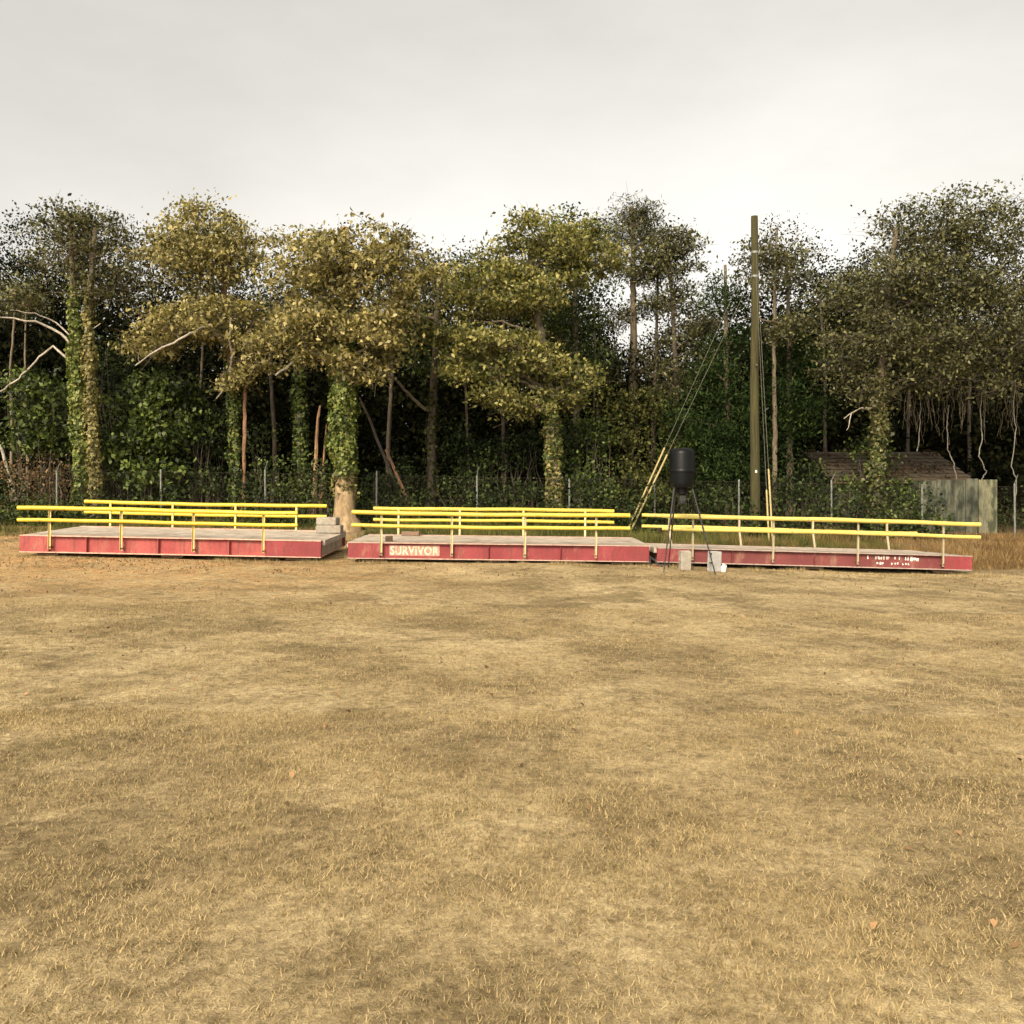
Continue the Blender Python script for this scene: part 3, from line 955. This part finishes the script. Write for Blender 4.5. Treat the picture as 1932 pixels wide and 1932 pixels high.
# -- left: twin ivy-clad trunks
tree('ivy_clad_tree', 'pair of slim ivy-covered trunks rising side by side from one foot at left',
     [([(158, 985), (152, 900), (147, 760), (141, 640), (136, 500), (130, 420)], .17, .07),
      ([(182, 985), (176, 900), (172, 780), (166, 640), (168, 560), (180, 430)], .17, .07)], 30.0,
     [(150, 470, 110, 90, 30.4, 1.8), (230, 545, 70, 45, 30.2, 1.2), (60, 560, 80, 38, 30.2, 1.2)], 'browngreen', .12, 21,
     ivy=[(0, .5, 7.6, 5200, 'ivy', .12), (1, 1.1, 7.6, 4200, 'ivy_olive', .10)],
     limbs=[([(141, 690), (118, 668), (97, 652), (60, 690), (25, 722), (-20, 752)], .042, .022),
            ([(138, 655), (118, 632), (80, 610), (30, 601), (-20, 596)], .05, .018),
            ([(140, 640), (110, 612), (70, 592), (20, 585)], .03, .012),
            ([(150, 655), (160, 632), (190, 610)], .03, .014)], limb_bark='bark_grey', auto_bark='bark', per=6, lp=62, spread=.22)
# -- tree with ivy on the left side and reddish bark
tree('ochre_tree', 'tree with slender ivy-edged trunk behind the leftmost deck under an ochre crown',
     [([(447, 985), (445, 900), (441, 800), (436, 700), (428, 620), (420, 480)], .155, .07),
      ([(458, 985), (461, 840), (463, 720), (470, 620)], .075, .05)], 30.6,
     [(415, 605, 120, 42, 30.0, 1.7), (335, 622, 80, 34, 29.6, 1.3), (475, 676, 58, 36, 30.1, 1.1), (400, 470, 150, 85, 30.6, 2.0), (440, 720, 28, 22, 30.2, .6), (255, 650, 34, 18, 29.8, .8), (300, 655, 40, 16, 29.7, .7)],
     'ochre', .135, 22, bark='bark_red', ivy=[(0, 1.2, 5.2, 2600, 'green', .10), (0, .6, 5.0, 700, 'ivy', .09)],
     limbs=[([(432, 690), (415, 720), (416, 742), (408, 752)], .045, .02), ([(425, 650, -.6), (395, 612, -1.4), (372, 622, -1.8), (330, 645, -2.0), (290, 664, -2.1), (255, 690, -2.2)], .055, .02), ([(432, 700, -.3), (440, 672, -.8), (432, 640, -1.2), (436, 600, -1.4)], .05, .025)], limb_bark='bark_grey', auto_bark='bark', per=6.5, lp=84, spread=.25, flat=.5)
# -- half-dead trunk with split wood
tree('broken_tree', 'dark ivy-hung trunk beside splintered orange wood left of the big ochre tree',
     [([(572, 985), (570, 900), (566, 800), (560, 690), (556, 600), (560, 500)], .17, .08)], 31.5,
     [(560, 560, 90, 60, 32.5, 1.2)], 'green', .12, 23, ivy=[(0, .6, 6.4, 4200, 'green', .13)], per=5, lp=35)
for i, (pts, r0, lb) in enumerate((([(592, 905), (596, 850), (600, 790), (604, 765)], .085, 'thicker upright shard of splintered orange wood by the ivy-hung trunk'),
                                    ([(604, 890), (612, 850), (616, 800)], .05, 'thinner leaning shard of splintered orange wood by the ivy-hung trunk'))):
    P = np.array([at(a, b, 31.2) for a, b in pts])
    P[0][2] = gz(P[0][0], P[0][1]) - .05
    D = np.stack([np.interp(np.linspace(0, 1, 10), np.linspace(0, 1, len(P)), P[:, k]) for k in range(3)], 1)
    tag(MB().tube(D, np.linspace(r0, r0 * .35, 10), 7, .3).build('split_trunk', M['split_wood'], None, base=D[0]), lb, 'broken trunk', 'splintered trunks')
# -- the big ochre tree between the left and the middle deck
tree('big_ochre_tree', 'thick pale-barked tree with ivy collar and golden crown between left and middle decks',
     [([(653, 1000), (651, 950), (650, 880), (648, 800), (648, 720), (650, 640), (655, 540), (650, 430)], .33, .13)], 27.8,
     [(640, 622, 95, 40, 27.6, 1.6), (715, 650, 58, 46, 27.3, 1.2), (560, 612, 80, 36, 27.4, 1.4), (655, 510, 160, 85, 27.8, 2.2), (585, 668, 46, 18, 27.2, .8), (690, 700, 40, 26, 27.2, .8), (500, 640, 44, 30, 27.3, 1.0), (740, 600, 60, 34, 27.5, 1.2), (655, 690, 30, 30, 27.2, .5)],
     'ochre', .135, 24, bark='bark_warm', ivy=[(0, 1.95, 6.4, 7200, 'ivy', .16), (0, 1.35, 2.3, 420, 'ivy_olive', .10), (0, 2.6, 5.6, 2600, 'green', .17)],
     limbs=[([(640, 735), (632, 700), (618, 678), (595, 668), (566, 672), (548, 690), (520, 708)], .075, .03)], limb_bark='bark_grey', auto_bark='bark', per=7, lp=86, spread=.25, flat=.5)
tree('brown_trunk_tree', 'dim brown trunk with one limb bent up and left behind the middle deck',
     [([(812, 985), (813, 900), (815, 820), (817, 740), (822, 640), (830, 520)], .17, .09)], 31.5,
     [(830, 520, 80, 60, 32.5, 1.4), (800, 600, 60, 40, 32.8, 1.2)], 'darkgreen', .13, 25, bark='bark_dark',
     limbs=[([(815, 775), (795, 768), (770, 742), (745, 715), (715, 700), (690, 690)], .065, .03)], limb_bark='bark', ivy=[(0, .4, 4.6, 700, 'olive_dark', .09)], per=6, lp=35)
tree('yellow_green_tree', 'ivy-wrapped trunk under sprays of yellow-green leaves right of the middle of the wood',
     [([(1047, 985), (1046, 920), (1043, 850), (1040, 780), (1030, 690), (1015, 600), (1000, 470)], .23, .09)], 29.8,
     [(930, 655, 105, 36, 29.0, 1.4), (845, 638, 56, 30, 29.0, 1.1), (1010, 690, 62, 36, 29.2, 1.2), (950, 545, 150, 62, 29.6, 2.0), (905, 712, 62, 26, 28.9, .9), (945, 748, 38, 16, 28.9, .7), (1060, 755, 40, 40, 29.5, 1.0), (1050, 480, 130, 80, 29.8, 1.8), (870, 690, 40, 20, 28.9, .8), (1095, 715, 34, 30, 29.4, .9), (1000, 765, 40, 24, 29.3, .9)],
     'yellowgreen', .135, 26, ivy=[(0, .3, 4.3, 3000, 'ivy_olive', .11), (0, 2.0, 5.0, 1600, 'green', .14)], per=6.5, lp=90, spread=.24, flat=.45, limb_bark='bark')
tree('dark_evergreen', 'dark green evergreen filling the top behind the yellow-green sprays',
     [([(1090, 985), (1088, 800), (1085, 600), (1085, 450)], .16, .06)], 33.5,
     [(1075, 610, 62, 44, 33.5, 1.6), (1080, 480, 70, 80, 33.8, 1.8), (770, 610, 60, 40, 33.4, 1.5), (1105, 690, 50, 50, 33.2, 1.3), (1085, 830, 50, 60, 32.0, 1.2), (830, 680, 60, 40, 33.4, 1.2)], 'green', .13, 27, per=8, lp=55, twigs=False)
tree('pine_tree', 'straight brown pine trunk standing against the bright gap of sky',
     [([(1196, 985), (1196, 850), (1196, 700), (1195, 592), (1194, 470), (1192, 390)], .24, .08)], 38.0,
     [(1190, 420, 60, 40, 38, 1.8), (1228, 455, 50, 22, 38, 1.4), (1158, 475, 50, 22, 38, 1.2), (1205, 520, 46, 16, 38, 1.2), (1165, 600, 30, 30, 38.5, 1.0), (1230, 570, 30, 26, 38.5, 1.0)], 'browngreen', .17, 28, bark='bark', aspect=.22, per=7, lp=70, spread=.26)
tree('bare_tree', 'thin dark half-bare trunk just right of the straight pine',
     [([(1232, 985), (1233, 800), (1238, 650), (1240, 560), (1245, 460)], .11, .04)], 37.0,
     [(1262, 632, 26, 50, 37, .9), (1240, 500, 50, 46, 37, 1.2), (1225, 680, 40, 36, 37, 1.0), (1150, 690, 30, 40, 37.5, 1.0), (1236, 580, 26, 22, 37, .8)], 'browngreen', .12, 29, bark='bark_dark', per=7, lp=52, spread=.22)
tree('leaning_tree', 'dark trunk hung with brown leaves between the pine and the utility pole',
     [([(1285, 985), (1282, 850), (1276, 720), (1270, 600), (1262, 470)], .14, .06)], 36.0,
     [(1300, 640, 34, 34, 36, 1.0), (1275, 560, 46, 36, 36, 1.2), (1262, 720, 40, 46, 35.5, 1.0), (1272, 480, 66, 56, 36, 1.4), (1330, 600, 34, 36, 36.5, 1.0), (1320, 690, 34, 30, 36, .9)], 'browngreen', .13, 30, bark='bark_dark', per=8, lp=60, spread=.24)
tree('cedar_tree', 'dark green cedar spreading low behind the black feeder, left of the pole',
     [([(1372, 985), (1372, 800), (1370, 650), (1368, 500)], .15, .05)], 33.0,
     [(1345, 700, 46, 60, 33, 1.3), (1378, 780, 50, 80, 32.6, 1.3), (1335, 830, 50, 60, 32.4, 1.3), (1375, 890, 58, 44, 32.0, 1.2), (1385, 640, 32, 36, 33, 1.1), (1290, 790, 46, 56, 32.6, 1.2), (1300, 890, 50, 40, 32, 1.1), (1365, 560, 44, 40, 33, 1.2)], 'cedar', .14, 31, aspect=.3, per=10, lp=64, twigs=False)
tree('cedar_tree', 'dark green cedar mass just right of the utility pole',
     [([(1490, 985), (1490, 800), (1488, 650), (1486, 500)], .15, .05)], 33.2,
     [(1480, 760, 56, 70, 32.8, 1.3), (1510, 680, 54, 46, 33, 1.3), (1530, 780, 46, 50, 32.8, 1.2), (1465, 850, 40, 46, 33, 1.2), (1500, 640, 36, 26, 33.6, 1.0)], 'cedar', .14, 32, aspect=.3, per=10, lp=64, twigs=False)
tree('olive_tree', 'brown-olive twiggy tree rising just right of the utility pole',
     [([(1462, 985), (1462, 800), (1460, 650), (1462, 540), (1466, 430)], .10, .04)], 32.0,
     [(1478, 625, 46, 34, 31.6, 1.1), (1340, 612, 40, 22, 35.5, 1.0), (1470, 500, 70, 60, 32, 1.4), (1520, 610, 36, 30, 31.8, .9)], 'browngreen', .12, 33, per=7, lp=66, spread=.24)
tree('oak_tree', 'broad brown-leaved oak with vine-wrapped trunk in front of the old shed',
     [([(1652, 985), (1654, 900), (1657, 820), (1660, 740), (1668, 640), (1680, 520), (1690, 430)], .13, .08)], 30.2,
     [(1650, 640, 100, 48, 30, 1.7), (1775, 650, 100, 54, 29.8, 1.7), (1885, 640, 80, 54, 29.8, 1.6), (1720, 540, 160, 70, 30.2, 2.2), (1870, 720, 62, 34, 29.7, 1.1), (1590, 690, 44, 36, 30.3, 1.0), (1760, 710, 66, 32, 29.8, 1.1), (1880, 550, 90, 50, 30.2, 1.6), (1640, 735, 52, 40, 30.2, 1.0), (1800, 440, 150, 76, 30.4, 2.0), (1975, 660, 60, 60, 29.8, 1.4)],
     'browngreen', .115, 34, ivy=[(0, .3, 4.4, 2600, 'ivy_olive', .12), (0, .3, 4.8, 2400, 'browngreen', .26), (0, .3, 3.2, 1200, 'green', .22)], limbs=[([(1650, 770), (1625, 770), (1607, 778), (1592, 790)], .035, .012), ([(1607, 778), (1602, 800), (1597, 812)], .022, .01)], limb_bark='bark_grey', auto_bark='bark_dark', per=9, lp=60)

# slim trunks further back, between the others
BACK = ((20, 34, .07, 'thin bare trunk at the left edge behind the bright green shrub'), (52, 36, .06, 'second thin trunk from the left edge, behind the bright green shrub'),
        (365, 33, .07, 'thin bare trunk standing behind the tall glossy green shrub'), (520, 36, .10, 'dark slim trunk between the ochre tree and the ivy-hung trunk'),
        (730, 35, .10, 'dark slim trunk just right of the big pale-barked tree'), (888, 34, .06, 'thin grey trunk under the yellow-green sprays'),
        (948, 36, .08, 'slim dark trunk left of the ivy-wrapped one'), (1118, 34, .055, 'thin grey trunk right of the ivy-wrapped one'),
        (1560, 37, .09, 'slim dark trunk above the left end of the shed roof'), (1712, 38, .08, 'slim dark trunk behind the middle of the shed'), (1830, 38, .09, 'slim dark trunk behind the right end of the shed'))
for i, (px, Y, r0, lb) in enumerate(BACK):
    rr = np.random.default_rng(80 + i)
    ln = rr.uniform(-22, 22)
    tree('slim_tree', lb, [([(px, 985), (px + ln * .3, 820), (px + ln * .5 + rr.uniform(-6, 6), 700), (px + ln, 560)], r0, r0 * .5)], Y,
         [(px + ln, 560, 46, 46, Y, 1.1)], 'darkgreen' if i % 2 else 'browngreen', .13, 90 + i, bark='bark' if r0 < .08 else 'bark_dark', group='slim trunks further back in the wood', per=5, lp=30, twigs=False)

# leaning dead poles of wood
for pts, Y, r0, lb in ((([(757, 915), (742, 880), (728, 848)]), 30.4, .07, 'short orange-brown log leaning left behind the middle deck'),
                       (([(712, 830), (695, 785), (678, 750)]), 30.8, .06, 'dark dead branch leaning beside the big pale-barked tree'),
                       (([(12, 880), (4, 850), (-6, 820)]), 31.0, .06, 'pale dead branch leaning at the left edge')):
    P = np.array([at(a, b, Y) for a, b in pts])
    g0 = P[0] + (P[0] - P[-1]) * ((P[0][2] - gz(P[0][0], Y)) / (P[-1][2] - P[0][2]) if P[0][2] > gz(P[0][0], Y) else 0)
    D = np.stack([np.interp(np.linspace(0, 1, 12), np.linspace(0, 1, 4), np.concatenate([[g0[k]], P[:, k]])) for k in range(3)], 1)
    tag(MB().tube(D, np.linspace(r0, r0 * .6, 12), 8, .15).build('leaning_log', M['bark_red' if r0 >= .07 else ('bark_dark' if 'dark' in lb else 'bark_grey')], None, base=D[0], smooth=True), lb, 'log', 'dead wood leaning in the wood')


def shrub(label, blobs, leaf, size, seed, per=10, lp=60, aspect=.6, group='shrubs along the wood edge', name='shrub', spread=.26):
    rng = np.random.default_rng(seed)
    Y = blobs[0][4]
    b0 = at(blobs[0][0], 0, Y); b0[2] = float(gz(b0[0], Y))
    t = empty(name, b0, label, 'shrub', group)
    cl, lf, own = crown_from(blobs, rng, per * .75, lp * .8, spread, .6)
    raw_mesh('foliage', leaf_quads(lf, size, rng, aspect=aspect), 4, M[leaf], t, base=b0)
    mb = MB()
    for q in cl[rng.permutation(len(cl))[:26]]:
        f = np.array([q[0] + rng.normal(0, .25), q[1] + rng.normal(0, .2), 0]); f[2] = gz(f[0], f[1]) - .05
        mb.tube(bez(f, q, np.array([0, 0, .1]), 6, rng, .1), np.linspace(.022, .007, 6), 5)
    mb.build('stems', M['bark_dark' if leaf != 'drybrush' else 'bark'], t, base=b0)['kind'] = 'stuff'
    return t


SH = [
    ('bright green leafy shrub at the left edge below the bare limb', [(80, 775, 56, 60, 31.2, 1.2), (55, 720, 40, 34, 31.4, 1.0), (60, 840, 50, 40, 31.0, 1.0), (110, 830, 36, 40, 31.2, .9)], 'green', .17),
    ('tall glossy green shrub right of the twin ivy trunks', [(275, 745, 66, 50, 31.6, 1.2), (320, 800, 66, 66, 31.2, 1.2), (250, 840, 60, 60, 31.0, 1.2), (300, 900, 80, 40, 30.6, 1.0), (345, 730, 34, 30, 31.6, .9)], 'green', .19),
    ('dark shrub between the glossy green one and the slender ochre trunk', [(395, 830, 34, 70, 31.8, 1.0), (400, 910, 40, 36, 30.8, .9)], 'darkgreen', .13),
    ('low green tangle right of the slender ochre trunk', [(510, 905, 44, 40, 30.8, 1.0), (550, 930, 40, 26, 30.2, .9), (485, 830, 20, 46, 32, .7)], 'green', .12),
    ('green tangle at the foot of the splintered trunks', [(598, 930, 34, 30, 29.9, .8), (610, 890, 20, 24, 30.4, .6)], 'green', .12),
    ('dark tangle right of the big pale-barked tree', [(705, 920, 40, 30, 30.2, .9), (740, 890, 50, 40, 31.5, 1.0), (765, 940, 30, 20, 30.0, .7)], 'darkgreen', .12),
    ('dark bushy growth under the yellow-green sprays', [(880, 920, 60, 30, 30.4, 1.0), (930, 870, 56, 40, 32, 1.1), (860, 840, 44, 46, 32.5, 1.1)], 'darkgreen', .13),
    ('low dark growth left of the ivy-wrapped trunk', [(985, 930, 40, 26, 30.2, .9), (985, 850, 34, 44, 32, 1.0)], 'darkgreen', .13),
    ('green bush right of the ivy-wrapped trunk', [(1105, 905, 46, 46, 30.6, 1.1), (1120, 820, 34, 44, 31.2, .9), (1140, 940, 40, 26, 30.0, .9)], 'green', .12),
    ('olive green bush around the foot of the slanting guy wires', [(1200, 900, 40, 46, 31.5, 1.1), (1180, 830, 40, 46, 32.5, 1.1), (1230, 930, 40, 30, 30.4, .9), (1220, 770, 44, 50, 34, 1.2), (1270, 860, 50, 60, 32.8, 1.2), (1150, 760, 36, 40, 33.5, 1.1)], 'olive_dark', .14),
    ('dark low bush behind the feeder legs', [(1320, 935, 44, 22, 30.4, .9), (1375, 940, 34, 20, 30.3, .8)], 'darkgreen', .12),
    ('dark low bush right of the utility pole', [(1490, 925, 44, 34, 31.0, 1.0), (1530, 900, 36, 34, 31.5, .9), (1540, 945, 30, 24, 30.2, .8)], 'darkgreen', .12),
    ('ivy heap climbing over the middle of the shed roof', [(1650, 870, 32, 36, 31.3, .7), (1640, 830, 26, 28, 31.3, .6),  (1610, 930, 36, 34, 30.8, .9), (1680, 940, 40, 36, 30.6, .9)], 'green', .12),
    ('leafy growth in front of the shed wall, left of the pale panels', [(1705, 930, 24, 26, 31.0, .7), (1690, 970, 30, 18, 30.0, .7)], 'green', .11),
    ('reddish brown dry brush at the left edge by the first fence post', [(40, 905, 60, 38, 30.2, 1.0), (105, 900, 24, 40, 30.6, .8), (10, 950, 40, 24, 29.8, .9)], 'drybrush', .10),
    ('low green bush at the far left edge under the dry brush', [(15, 965, 40, 20, 28.6, .7), (55, 975, 34, 14, 28.4, .6), (100, 960, 26, 16, 28.7, .5)], 'green', .11),
    ('dark thicket in the gloom left of the twin trunks', [(120, 760, 20, 60, 33.5, 1.0), (215, 700, 40, 60, 34, 1.2), (200, 830, 24, 60, 33.5, 1.0)], 'darkgreen', .13),
]
for i, (lb, bl, lf_, sz) in enumerate(SH):
    shrub(lb, bl, lf_, sz, 200 + i, per=10 if lf_ != 'drybrush' else 8)

# hanging vines at right
VN = ((1790, [(1790, 765), (1787, 800), (1789, 850), (1797, 870), (1806, 905)], 'pale crooked vine hanging over the right end of the shed roof'),
      (1850, [(1855, 700), (1850, 780), (1853, 830), (1846, 860), (1862, 890), (1852, 905), (1858, 960), (1858, 1010)], 'long crooked pale vine hanging right of the weathered panels'),
      (1915, [(1918, 700), (1912, 760), (1917, 810), (1908, 880), (1918, 905), (1914, 960), (1914, 1010)], 'pale twisted vine near the right edge'),
      (1735, [(1738, 740), (1736, 790), (1733, 840), (1730, 850)], 'thin straight vine hanging above the middle of the shed roof'))
for i, (px, pts, lb) in enumerate(VN):
    Y = 31.0 if px in (1735, 1790) else 30.4
    P = np.array([at(a, b, Y) for a, b in pts])
    u = np.linspace(0, len(P) - 1, len(P) * 5)
    D = np.stack([np.interp(u, np.arange(len(P)), P[:, k]) for k in range(3)], 1) + RNG.normal(size=(len(u), 3)) * .012
    tag(MB().tube(D, .017, 6, .15).build('hanging_vine', M['vine'], None, base=D[0], smooth=True), lb, 'vine', 'vines hanging at the right')
rv = np.random.default_rng(77)
mb = MB()
for i in range(120):
    px = rv.uniform(1700, 1925); Y = rv.uniform(29.8, 31.5)
    a = at(px, rv.uniform(690, 760), Y); b = a + (rv.normal(0, .1), 0, -rv.uniform(.5, 1.6))
    mb.tube(bez(a, b, np.array([rv.normal(0, .1), 0, 0]), 7, rv, .1), np.linspace(.006, .003, 7), 4)
tag(mb.build('hanging_twigs', M['bark']), 'fine grey tendrils hanging below the brown oak leaves', 'twigs', kind='stuff')

# ------------------------------------------------------------------ old shed and weathered panels
sh = empty('old_shed', (14.0, 33.4, float(gz(14, 33.4))), 'low old shed with leaf-covered brown shingle roof behind the right deck', 'shed')
bz = np.array([14.0, 33.4, float(gz(14, 33.4))])
xl, xr = 11.35, 16.4
ez, rz_ = 1.78, 2.90
MB().box((xl + .25, 32.4, bz[2] - .2), (xr - .25, 32.5, ez + .02)).build('front_wall', M['panel'], sh, base=bz)
for xw in (xl + .25, xr - .35):
    V = [(xw, 32.5, bz[2] - .2), (xw, 37.4, bz[2] - .2), (xw, 37.4, ez), (xw, 35.0, rz_ - .1), (xw, 32.5, ez)]
    V2 = [(a + .1, b, c) for a, b, c in V]
    MB().add(V + V2, [(0, 1, 2, 3, 4), (9, 8, 7, 6, 5)] + [(i, i + 5, (i + 1) % 5 + 5, (i + 1) % 5) for i in range(5)]).build('gable_wall', M['panel'], sh, base=bz)
MB().add([(xl, 31.98, ez - .03), (xr, 31.98, ez - .03), (xr, 35.0, rz_ - .03), (xl, 35.0, rz_ - .03), (xl, 31.98, ez - .11), (xr, 31.98, ez - .11), (xr, 35.0, rz_ - .11), (xl, 35.0, rz_ - .11),
          (xl, 38.0, ez - .03), (xr, 38.0, ez - .03), (xl, 38.0, ez - .11), (xr, 38.0, ez - .11)],
         [(0, 1, 2, 3), (4, 7, 6, 5), (0, 4, 5, 1), (1, 5, 6, 2), (3, 7, 4, 0), (3, 2, 9, 8), (7, 10, 11, 6), (8, 9, 11, 10), (2, 6, 11, 9), (3, 8, 10, 7)]).build('roof_deck', M['dark_wood'], sh, base=bz)
rs = np.random.default_rng(31)
tmpl = None
rows, cols = 8, 13
sl = math.atan2(rz_ - ez, 3.02)
Ls = math.hypot(rz_ - ez, 3.02)
for j in range(rows):
    for i in range(cols + 1):
        x0 = xl - .04 + (i - .5 * (j % 2)) * (xr - xl + .08) / cols
        w_ = (xr - xl + .08) / cols - .02
        xa, xb = max(x0, xl - .05), min(x0 + w_, xr + .05)
        if xb - xa < .05:
            continue
        s0 = j * Ls / rows - .03
        o = MB().box((0, 0, 0), (1, Ls / rows + .08, .018))
        if tmpl is None:
            tmpl = o.build('shingle', M['roof'], sh)
            ob = tmpl
        else:
            ob = tmpl.copy(); COL.objects.link(ob); ob.parent = sh
        ob.location = Vector((xa, 31.95 + s0 * math.cos(sl), ez - .03 + s0 * math.sin(sl) + .020 + rs.uniform(0, .012))) - Vector(bz)
        ob.rotation_euler = (sl - .12 + rs.uniform(-.02, .02), rs.uniform(-.01, .01), rs.uniform(-.015, .015))
        ob.scale = (xb - xa, 1, 1)
# leaves drifted on the roof
n_ = 3000
u, v = rs.uniform(xl, xr, n_), rs.uniform(0, 1, n_)
k = value_noise(u, v * 3, 41, .5) > .5
u, v = u[k], v[k]
C_ = np.stack([u, 31.98 + 3.0 * v, ez + (rz_ - ez) * v + .05], 1)
ol = raw_mesh('roof_litter', leaf_quads(C_, .09, rs, up=2.0, droop=0), 4, M['roof_litter'], sh, base=bz); ol['kind'] = 'stuff'

pw = empty('weathered_panel_wall', (15.4, 30.9, float(gz(15.4, 30.9))), 'upright grey-green weathered sheet panels standing at the right end of the shed', 'panel wall')
b0 = np.array([15.4, 30.9, float(gz(15.4, 30.9))])
edges_px = (1738, 1768, 1800, 1822, 1846, 1881)
for i in range(5):
    xa, xb = at(edges_px[i], 0, 30.9)[0], at(edges_px[i + 1], 0, 30.9)[0]
    z1 = at(0, (907, 905, 906, 903, 905)[i], 30.9)[2]
    last = i == 4
    MB().box((xa + .008, 30.9 - (.04 if last else .012 * (i % 2)), b0[2] - .5), (xb - .008, 31.0, z1), .008).build('panel', M['panel_pale'] if last else M['panel'], pw, base=b0)
MB().box((at(1738, 0, 30.9)[0], 31.02, b0[2] - .3), (at(1881, 0, 30.9)[0], 31.9, 1.74), .02).build('backing', M['panel'], pw, base=b0)

# ------------------------------------------------------------------ weeds behind the decks and on the right bank
def weeds(name, n, xr_, yr_, h, mat, seed, label, cell=.7, cut=.35, wid=.016, lean=.7):
    rng = np.random.default_rng(seed)
    x, y = rng.uniform(*xr_, n), rng.uniform(*yr_, n)
    k = (value_noise(x + 90, y + 90, seed, cell) > cut) & ~in_deck(x, y, .02)
    x, y = x[k], y[k]
    hh_ = h * (.5 + .9 * value_noise(x + 50, y + 50, seed + 1, .9))
    return blades(name, x, y, hh_, wid, lean, M[mat], rng, label, 'weeds')


weeds('dry_bank_grass', 42000, (9.5, 22), (22.3, 29.6), .24, 'dryweed', 301, 'rusty brown dry grass on the low bank right of the right deck', cut=.22)
weeds('deck_foot_grass', 9000, (-12.0, 11.4), (20.5, 20.93), .085, 'straw', 305, 'short straw tufts growing against the feet of the decks', cell=.35, cut=.45, wid=.010)
weeds('dry_weeds', 9000, (3.2, 11), (24.35, 28.4), .36, 'dryweed', 302, 'brown dry weeds standing behind the right deck', cut=.55)
weeds('green_weeds', 40000, (-4.4, 11), (24.35, 29.4), .34, 'weed', 303, 'yellow-green weeds behind the middle and right decks', cut=.3)
weeds('edge_weeds', 16000, (-19, -4.5), (25.4, 29.4), .26, 'weed', 304, 'green weeds along the wood edge behind the leftmost deck', cut=.42)
rng = np.random.default_rng(310)
gxx, gyy = rng.uniform(-20, 22, 60000), 27.7 + 8.5 * rng.random(60000) ** 1.7
kk = (value_noise(gxx + 70, gyy, 61, 1.0) > .35) & ~((gxx > 13.6) & (gxx < 18) & (gyy < 31))
gxx, gyy = gxx[kk], gyy[kk]
gc = np.stack([gxx, gyy, gz(gxx, gyy) + rng.random(len(gxx)) ** 1.3 * 2.1 * value_noise(gxx + 20, gyy, 62, .9) ** 1.2], 1)
tag(raw_mesh('undergrowth', leaf_quads(gc, .11, rng, aspect=.7), 4, M['darkgreen']), 'low ivy undergrowth covering the floor of the wood behind the fence', 'undergrowth', kind='stuff')

# ------------------------------------------------------------------ the mass of the wood further back
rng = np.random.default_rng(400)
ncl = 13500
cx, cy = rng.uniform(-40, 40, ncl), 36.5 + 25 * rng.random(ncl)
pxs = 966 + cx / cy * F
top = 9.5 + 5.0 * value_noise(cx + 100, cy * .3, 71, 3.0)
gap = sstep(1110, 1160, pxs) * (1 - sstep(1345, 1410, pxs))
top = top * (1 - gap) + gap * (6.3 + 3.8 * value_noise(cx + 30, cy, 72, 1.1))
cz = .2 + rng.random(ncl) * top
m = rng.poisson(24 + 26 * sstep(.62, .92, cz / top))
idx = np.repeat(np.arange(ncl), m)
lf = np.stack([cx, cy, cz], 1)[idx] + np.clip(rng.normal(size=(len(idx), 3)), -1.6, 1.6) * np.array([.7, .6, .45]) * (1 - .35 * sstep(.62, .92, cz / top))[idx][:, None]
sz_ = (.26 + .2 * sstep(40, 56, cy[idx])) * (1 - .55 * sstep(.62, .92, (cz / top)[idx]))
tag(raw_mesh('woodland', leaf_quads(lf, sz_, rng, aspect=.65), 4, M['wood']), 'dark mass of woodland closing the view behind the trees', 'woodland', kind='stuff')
print('triangles', sum(len(o.data.polygons) for o in bpy.data.objects if o.type == 'MESH'))
